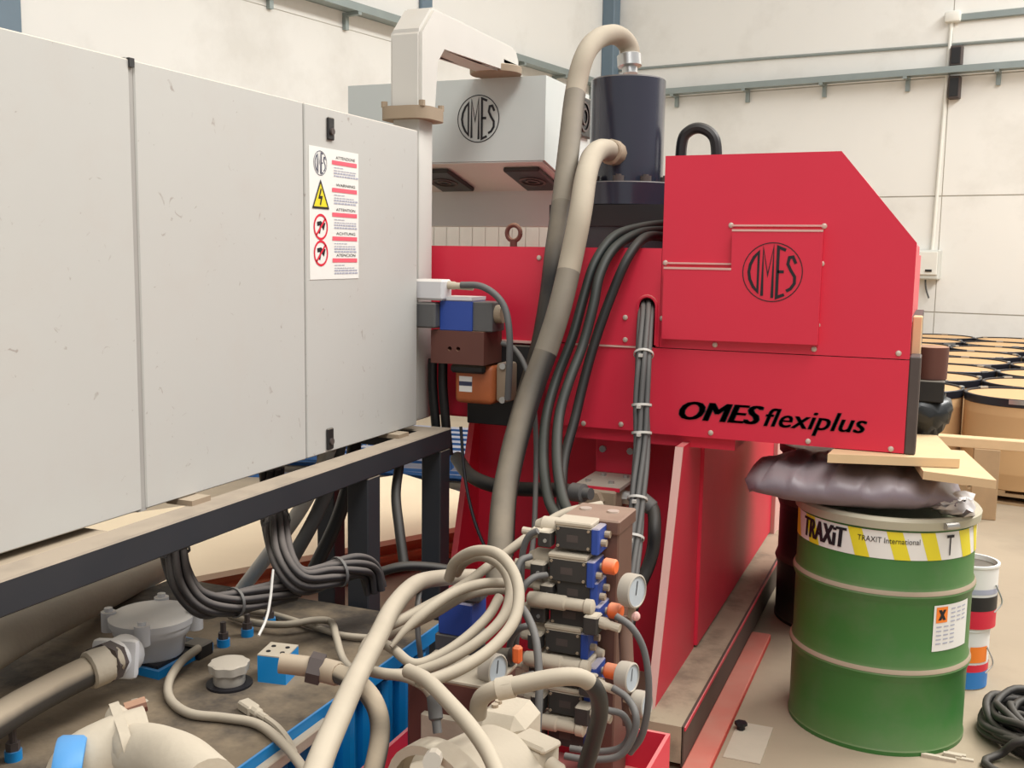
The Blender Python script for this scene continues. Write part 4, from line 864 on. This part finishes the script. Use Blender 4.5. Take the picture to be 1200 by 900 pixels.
hose('block_hose', 'grey-brown hose bending from the blue block over the tank edge', ((-1.1997, 1.8584, 0.6933), (-1.1492, 1.8468, 0.6967), (-1.072, 1.8127, 0.6932), (-1.0219, 1.7859, 0.6649), (-1.0039, 1.7647, 0.615), (-0.9957, 1.7158, 0.5502)), .021, 'hose_topdust', n=12, ends=(0,), fit='tan_steel')
hose('tank_cable', 'beige cable running along the back of the tank top', [(-1.9059, 2.455, 0.515), (-1.7904, 2.4232, 0.522), (-1.6879, 2.4249, 0.532), (-1.625, 2.4744, 0.538), (-1.5845, 2.5017, 0.53), (-1.4924, 2.3818, 0.542), (-1.4268, 2.3105, 0.515), (-1.3404, 2.2366, 0.515)], .0105, 'hose_dust', 'cable')
hose('tank_cable', 'second beige cable crossing the tank top towards the coil', [(-1.8891, 2.5154, 0.514), (-1.8014, 2.5226, 0.514), (-1.66, 2.4917, 0.514), (-1.5258, 2.4624, 0.514), (-1.4241, 2.4797, 0.514)], .0095, 'hose_dust', 'cable')
hose('tie_tail', 'thin white cable tie tail hanging over the tank top', ((-1.5905, 2.2301, 0.762), (-1.5345, 2.139, 0.7232), (-1.4831, 2.0486, 0.7042), (-1.4686, 1.9969, 0.6807)), .0035, 'tie', 'cable tie', n=6)
# dark cable bundles from the cabinet floor
bundle('cable_bundle', 'dark cable bundle dropping from the cabinet and turning along the tank', ((-1.829, 2.1177, 0.8958), (-1.7838, 2.0808, 0.808), (-1.7285, 2.0514, 0.7449), (-1.6821, 2.0654, 0.7069), (-1.6488, 2.1424, 0.6921), (-1.625, 2.2386, 0.6868), (-1.5967, 2.3361, 0.6781)), .0105, 'cable_dark', 8, .024, (.8, 4.0), 'cable_grey', n=10)
bundle('cable_bundle', 'dark cable bundle under the cabinet lying over the tank edge', ((-1.765, 2.4735, 0.9767), (-1.765, 2.483, 0.8427), (-1.6154, 2.3088, 0.7749), (-1.5497, 2.2957, 0.7205), (-1.5121, 2.376, 0.7167), (-1.4787, 2.4559, 0.7231), (-1.47, 2.5212, 0.696), (-1.4584, 2.5397, 0.6364)), .0105, 'cable_dark', 9, .027, (1.2, 4.4), 'cable_grey', n=10)
for i, (x, lab, m) in enumerate(((0, 'pale grey conduit leaving the cabinet floor, palest of three', 'duct'), (18, 'grey conduit leaving the cabinet floor between two others', 'cable_grey'), (36, 'black conduit leaving the cabinet floor beside two grey ones', 'hose_black'))):
    hose('floor_conduit', lab, ((-1.7667, 2.7865, 0.9818), (-1.8232, 2.8036, 0.8763), (-1.9005, 2.8099, 0.7537), (-2.0336, 2.8433, 0.599), (-2.1887, 2.8877, 0.4304), (-2.2686, 2.8846, 0.327)) if i == 0 else (((-1.7638, 2.8428, 0.9866), (-1.8091, 2.8625, 0.8661), (-1.8589, 2.8463, 0.7356), (-1.9161, 2.8057, 0.6091), (-1.9627, 2.7506, 0.503)) if i == 1 else ((-1.765, 2.9401, 0.9849), (-1.7884, 2.9453, 0.8519), (-1.835, 2.9387, 0.7021), (-1.883, 2.9016, 0.5728), (-1.9111, 2.8556, 0.4787))), .024, m, 'conduit', n=12)
hose('slack_cable', 'thin dark cable hanging between the frame posts', ((-1.6523, 3.039, 0.8907), (-1.6379, 2.9891, 0.7999), (-1.5924, 2.9294, 0.7031), (-1.5462, 2.8792, 0.5936)), .017, 'hose_black', 'cable')
hose('slack_cable', 'thin black wire falling behind the last frame post', ((-1.5946, 3.4005, 0.9726), (-1.5564, 3.3593, 0.7934), (-1.4954, 3.311, 0.653), (-1.4195, 3.2628, 0.5496)), .006, 'ink', 'cable')
hose('edge_hose', 'dark dusty hose lying along the far edge of the tank', ((-1.5, 2.6124, 0.6559), (-1.4311, 2.6435, 0.6771), (-1.3697, 2.6898, 0.6722), (-1.3068, 2.7354, 0.6572)), .014, 'hose_black')

# ---------------------------------------------------------------- green drum and what lies on it
GD = Vector((-.13, 3.72, 0)); GH_ = .79; gr = .288
def drum(name, label, c, h, r, m, rim):
    t = thing(name, label, 'drum', c)
    pr = [(r-.012, 0), (r+.003, .0), (r+.004, .014), (r, .02)]
    for zz in (h*.345, h*.675): pr += [(r, zz-.03), (r+.004, zz-.02), (r+.011, zz), (r+.004, zz+.02), (r, zz+.03)]
    pr += [(r, h-.04), (r-.004, h-.035)]
    b = obj('drum_shell', B().lathe(pr, c, n=64), m, t)
    obj('drum_lid', B().lathe([(r-.004, h-.036), (r-.004, h-.012), (r-.03, h-.014), (r-.05, h-.024), (.02, h-.024)], c, n=64), m, t)
    obj('clamp_ring', B().lathe([(r-.004, h-.04), (r+.012, h-.036), (r+.014, h-.01), (r+.006, h), (r-.008, h), (r-.012, h-.012)], c, n=64, cap=False), rim, t)
    return t, b
gd, shell = drum('green_drum', 'green steel drum with printed rim label and hazard sticker', GD, GH_, gr, 'green', 'drum_rim')
for zz in (GH_*.345, GH_*.675):
    obj('dusty_hoop', B().lathe([(gr+.0105, zz+.006), (gr+.0085, zz+.012), (gr+.0045, zz+.0195)], GD, n=64, cap=False), 'tan_steel', shell)
def onr(r_): return lambda a, z: (GD.x+r_*math.cos(a), GD.y+r_*math.sin(a), z)
def patch(b, a0, a1, z0, z1, r_, sk=0., n=10):
    f = onr(r_); vs = []
    for i in range(n+1):
        a = a0+(a1-a0)*i/n; vs += [f(a, z0), f(a+sk, z1)]
    b.faces(vs, [(2*i, 2*i+2, 2*i+3, 2*i+1) for i in range(n)])
AC = math.atan2(-GD.y, -GD.x)      # angle facing the open floor
zl0, zl1 = GH_-.135, GH_-.045
b = B(); patch(b, AC-1.45, AC+1.5, zl0, zl1, gr+.0012, 0, 48); band = obj('label_band', b, 'label_white', shell, 60)
for a0, w_ in ((-1.4, .22), (-.95, .18), (-.30, .16), (.12, .17), (.48, .17), (.98, .2), (1.3, .15)):
    b = B(); patch(b, AC+a0, AC+a0+w_, zl0, zl1, gr+.0020, -.10, 6); obj('label_stripe', b, 'label_yellow', band, 60)
b = B(); f = onr(gr+.0036)
for sx in (-.004, 0, .004): text(b, 'TRAXiT', lambda u, v: f(AC-1.06+(u+sx)/gr, zl0+.016+v), .185, .066, 0, .1)
obj('label_text', b, 'ink', band, 0); b = B()
text(b, 'TRAXIT International', lambda u, v: f(AC-.28+u/gr, zl0+.052+v), .19, .018)
obj('label_text', b, 'ink', band, 0); b = B()
text(b, 'T', lambda u, v: f(AC+.70+u/gr, zl0+.014+v), .03, .066)
obj('label_text', b, 'ink', band, 0)
obj('clamp_bolt', B().cyl(onr(gr+.02)(AC+.62, GH_-.02), onr(gr+.02)(AC+.78, GH_-.02), .011, n=10), 'chrome', gd)
zb0, zb1 = .352, .505
b = B(); patch(b, AC+.60, AC+1.18, zb0, zb1, gr+.0018, 0., 12); hz = obj('hazard_label', b, 'label_white', shell, 60)
b = B(); patch(b, AC+.63, AC+.785, zb1-.058, zb1-.006, gr+.003); obj('hazard_square', b, 'label_orange', hz, 60)
b = B(); f2_ = onr(gr+.0042)
for s_ in (-1, 1): stroke(b, [(AC+.675, zb1-.032-s_*.016), (AC+.74, zb1-.032+s_*.016)], .010, lambda a, z: f2_(a, z))
b2 = B()
for a_ in ((.675, .74, 1), (.675, .74, -1)):
    z0_, z1_ = zb1-.032-.017*a_[2], zb1-.032+.017*a_[2]; k = .02
    b2.faces([f2_(AC+a_[0]-k, z0_), f2_(AC+a_[0]+k, z0_), f2_(AC+a_[1]+k, z1_), f2_(AC+a_[1]-k, z1_)], [(0, 1, 2, 3)])
b.bm.free(); obj('hazard_cross', b2, 'ink', hz, 0)
b = B()
for i in range(9):
    for j in range(3): patch(b, AC+(.64 if i > 3 else .84)+j*.1, AC+(.64 if i > 3 else .84)+j*.1+.07, zb1-.018-i*.014, zb1-.014-i*.014, gr+.003, 0, 2)
obj('fine_print', b, 'label_grey', hz, 60)['kind'] = 'stuff'
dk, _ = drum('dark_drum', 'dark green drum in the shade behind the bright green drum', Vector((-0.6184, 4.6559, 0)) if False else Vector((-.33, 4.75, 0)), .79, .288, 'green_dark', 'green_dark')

# bag on the drum
b = B(); nu, nv = 40, 14; rings = []
bl_, bw_ = .34, .275
for i in range(nu+1):
    s_ = i/nu*2-1; c_ = math.sqrt(max(0, 1-abs(s_)**2.6)); ring = []
    wdt = bw_*(.55+.45*c_)*(.35 if abs(s_) > .97 else 1); thk = .012+.056*c_
    for k in range(nv*2):
        a_ = 2*PI*k/(nv*2); ca_, sa_ = math.cos(a_), math.sin(a_)
        y_ = wdt*(abs(ca_)**.7)*(1 if ca_ > 0 else -1); z_ = thk*(abs(sa_)**.8)*(1 if sa_ > 0 else -1)
        wr = .006*math.sin(s_*13+y_*17)+.005*math.sin(s_*31-y_*13+z_*20)
        zz = GH_+.064+z_+(wr if sa_ > -.2 else 0)-(.03*max(0, abs(s_)-.86)/.14)
        ring.append((GD.x-.115+bl_*s_+.012*math.sin(a_*2+i), GD.y-.03+y_+.10*s_*.3, max(zz, GH_-.006)))
    rings.append(ring)
t = thing('filled_bag', 'grey-violet plastic bag lying on the green drum under the boards', 'bag', (GD.x, GD.y, GH_))
obj('bag_body', b.ring_stack(rings), 'bag', t, 80)
b = B(); rings = []
for i in range(8):
    q_ = i/7; rings.append([(GD.x+.16+.10*q_+.02*math.sin(k*2.1+i), GD.y-.20+.09*q_+(.03+.05*q_)*math.cos(2*PI*k/14)*(1+.3*math.sin(k*3+i*2)), GH_+.045-.02*q_+(.022+.014*q_)*math.sin(2*PI*k/14)*(1+.35*math.cos(k*2.3+i))) for k in range(14)])
obj('bag_end', b.ring_stack(rings), 'bag_clear', t, 80)
# boards on the bag
def board(name, label, corners, z, th, m='board'):
    return tag(obj(name, B().xy(corners, z-th, z), m), label, 'board')
zb = .985
board('chipboard', 'pale chipboard lying under the red machine corner on the bag', [(-0.3023, 3.3949), (0.0866, 3.497), (0.0174, 3.9476), (-0.263, 3.9037)], zb, .028)
board('chipboard', 'pale board jutting out beyond the chipboard over the green drum', [(-0.0172, 3.4025), (0.1869, 3.3534), (0.1067, 3.8429), (-0.0793, 3.8198)], .955, .026)
# trestle behind
ty = 7.05; z_ = 0.4791
t = thing('wooden_trestle', 'low wooden trestle with a long batten before the cardboard drums', 'trestle', (.4, ty, 0))
obj('batten', B().box(-.05, 1.2, ty-.05, ty+.05, z_-.035, z_+.028, .004), 'board', t)
for x_ in (0.325, -.0, 1.05): obj('leg', B().box(x_-.075, x_+.075, ty-.06, ty+.06, 0, z_-.034, .004), 'pallet_wood', t)
# paint cans
def can(label, c, h, r, kind):
    t = thing('paint_can', label, 'can', c)
    bd = obj('can_body', B().lathe([(r-.004, 0), (r, .004), (r, h-.012), (r+.004, h-.008), (r+.004, h), (r-.006, h), (r-.008, h-.02), (.01, h-.022)], c, n=36), 'label_white', t)
    b = B().lathe([(r-.008, h-.018), (.01, h-.019)], c, n=36); obj('can_lid', b, 'black_plastic', t)
    b = B(); b.lathe([(r+.0012, h*.02), (r+.0012, h*.30)], c, n=36, cap=False); obj('colour_band', b, 'label_blue' if kind else 'label_red', bd)
    b = B(); b.lathe([(r+.0016, h*.30), (r+.0016, h*(.42 if kind else .52))], c, n=36, cap=False); obj('colour_band', b, 'label_red' if kind else 'black_plastic', bd)
    if kind:
        b = B(); a0 = AC+.25
        n_ = 6; vs = []
        for i in range(n_+1):
            a = a0+.8*i/n_; vs += [(c[0]+(r+.002)*math.cos(a), c[1]+(r+.002)*math.sin(a), c[2]+h*.46), (c[0]+(r+.002)*math.cos(a), c[1]+(r+.002)*math.sin(a), c[2]+h*.72)]
        b.faces(vs, [(2*i, 2*i+2, 2*i+3, 2*i+1) for i in range(n_)]); obj('hazard_square', b, 'label_orange', bd, 60)
    else:
        b = B(); b.lathe([(r+.0014, h*.56), (r+.0014, h*.64)], c, n=36, cap=False); obj('colour_band', b, 'label_grey', bd)
    b = B(); b.tube([(c[0]+r*.9, c[1]-r*.5, c[2]+h*.7), (c[0]+r*1.15, c[1]-r*.5, c[2]+h*.45), (c[0]+r*.9, c[1]-r*.75, c[2]+h*.3)], .003, 6); obj('wire_handle', b, 'chrome', t)
    return t
pc = Vector((.155, 4.2, 0))
can('white paint can with blue and red label standing on the floor behind the drum', pc, .235, .095, 1)
can('white paint can with black and red label topmost of the two behind the drum', pc+Vector((.012, 0, .2355)), .245, .098, 0)
# coil of black cable
cc = Vector((.44, 3.74, 0)); P_ = []; random.seed(3)
for k in range(15):
    R_ = random.uniform(.14, .222); ox, oy = random.uniform(-.012, .03), random.uniform(-.03, .03); zb_ = .016+.0058*k; tl, ph = random.uniform(-.025, .025), random.uniform(0, 6)
    for i in range(14):
        a = 2*PI*i/14; P_.append((cc.x+ox+R_*math.cos(a)*1.05, cc.y+oy+R_*math.sin(a), max(.014, zb_+tl*math.sin(a+ph)+.02*math.sin(3*a+k))))
P_ += [(cc.x-.1, cc.y-.22, .10), (cc.x-.17, cc.y-.2, .03), (cc.x-.22, cc.y-.26, .014), (cc.x-.12, cc.y-.36, .014)]
tag(obj('cable_coil', B().tube(P_, .0135, 8, 3), 'hose_black', None, 60), 'loose coil of thick black cable on the floor beside the green drum', 'cable coil')
# small things on the floor
p = Vector((-0.5415, 3.4234, 0)); t = thing('floor_bolt', 'small black bolt head in a pale plate on the floor by the red rail', 'bolt', p)
obj('floor_plate', B().box(p.x-.018, p.x+.10, p.y-.22, p.y+.06, 0, .004), 'dusty_cast', t)
b = B().cyl((p.x, p.y, .004), (p.x, p.y, .02), .014, n=8); b.cyl((p.x, p.y, .02), (p.x, p.y, .03), .022, n=6); obj('bolt_head', b, 'ink', t)
p = Vector((0.105, 3.4936, 0)); b = B(); random.seed(5)
for i in range(5):
    x, y = p.x+random.uniform(-.05, .06), p.y+random.uniform(-.03, .04); a = random.uniform(0, 3)
    b.box(x-.025, x+.03, y-.006, y+.008, 0, random.uniform(.005, .012))
tag(obj('wood_scraps', b, 'dusty_cast'), 'pale crumbled scrap lying against the foot of the green drum', 'scrap')
p = (-1.7545, 1.8993, 0.5); b = B().sphere((p[0], p[1], TZ+.002), .016, 8, (1.4, .8, .4)); b.sphere((p[0]+.012, p[1]+.008, TZ+.002), .01, 6, (1, 1, .5))
tag(obj('paper_crumb', b, 'dusty_cast'), 'pale crumb of paper lying on the stained tank top', 'crumb')
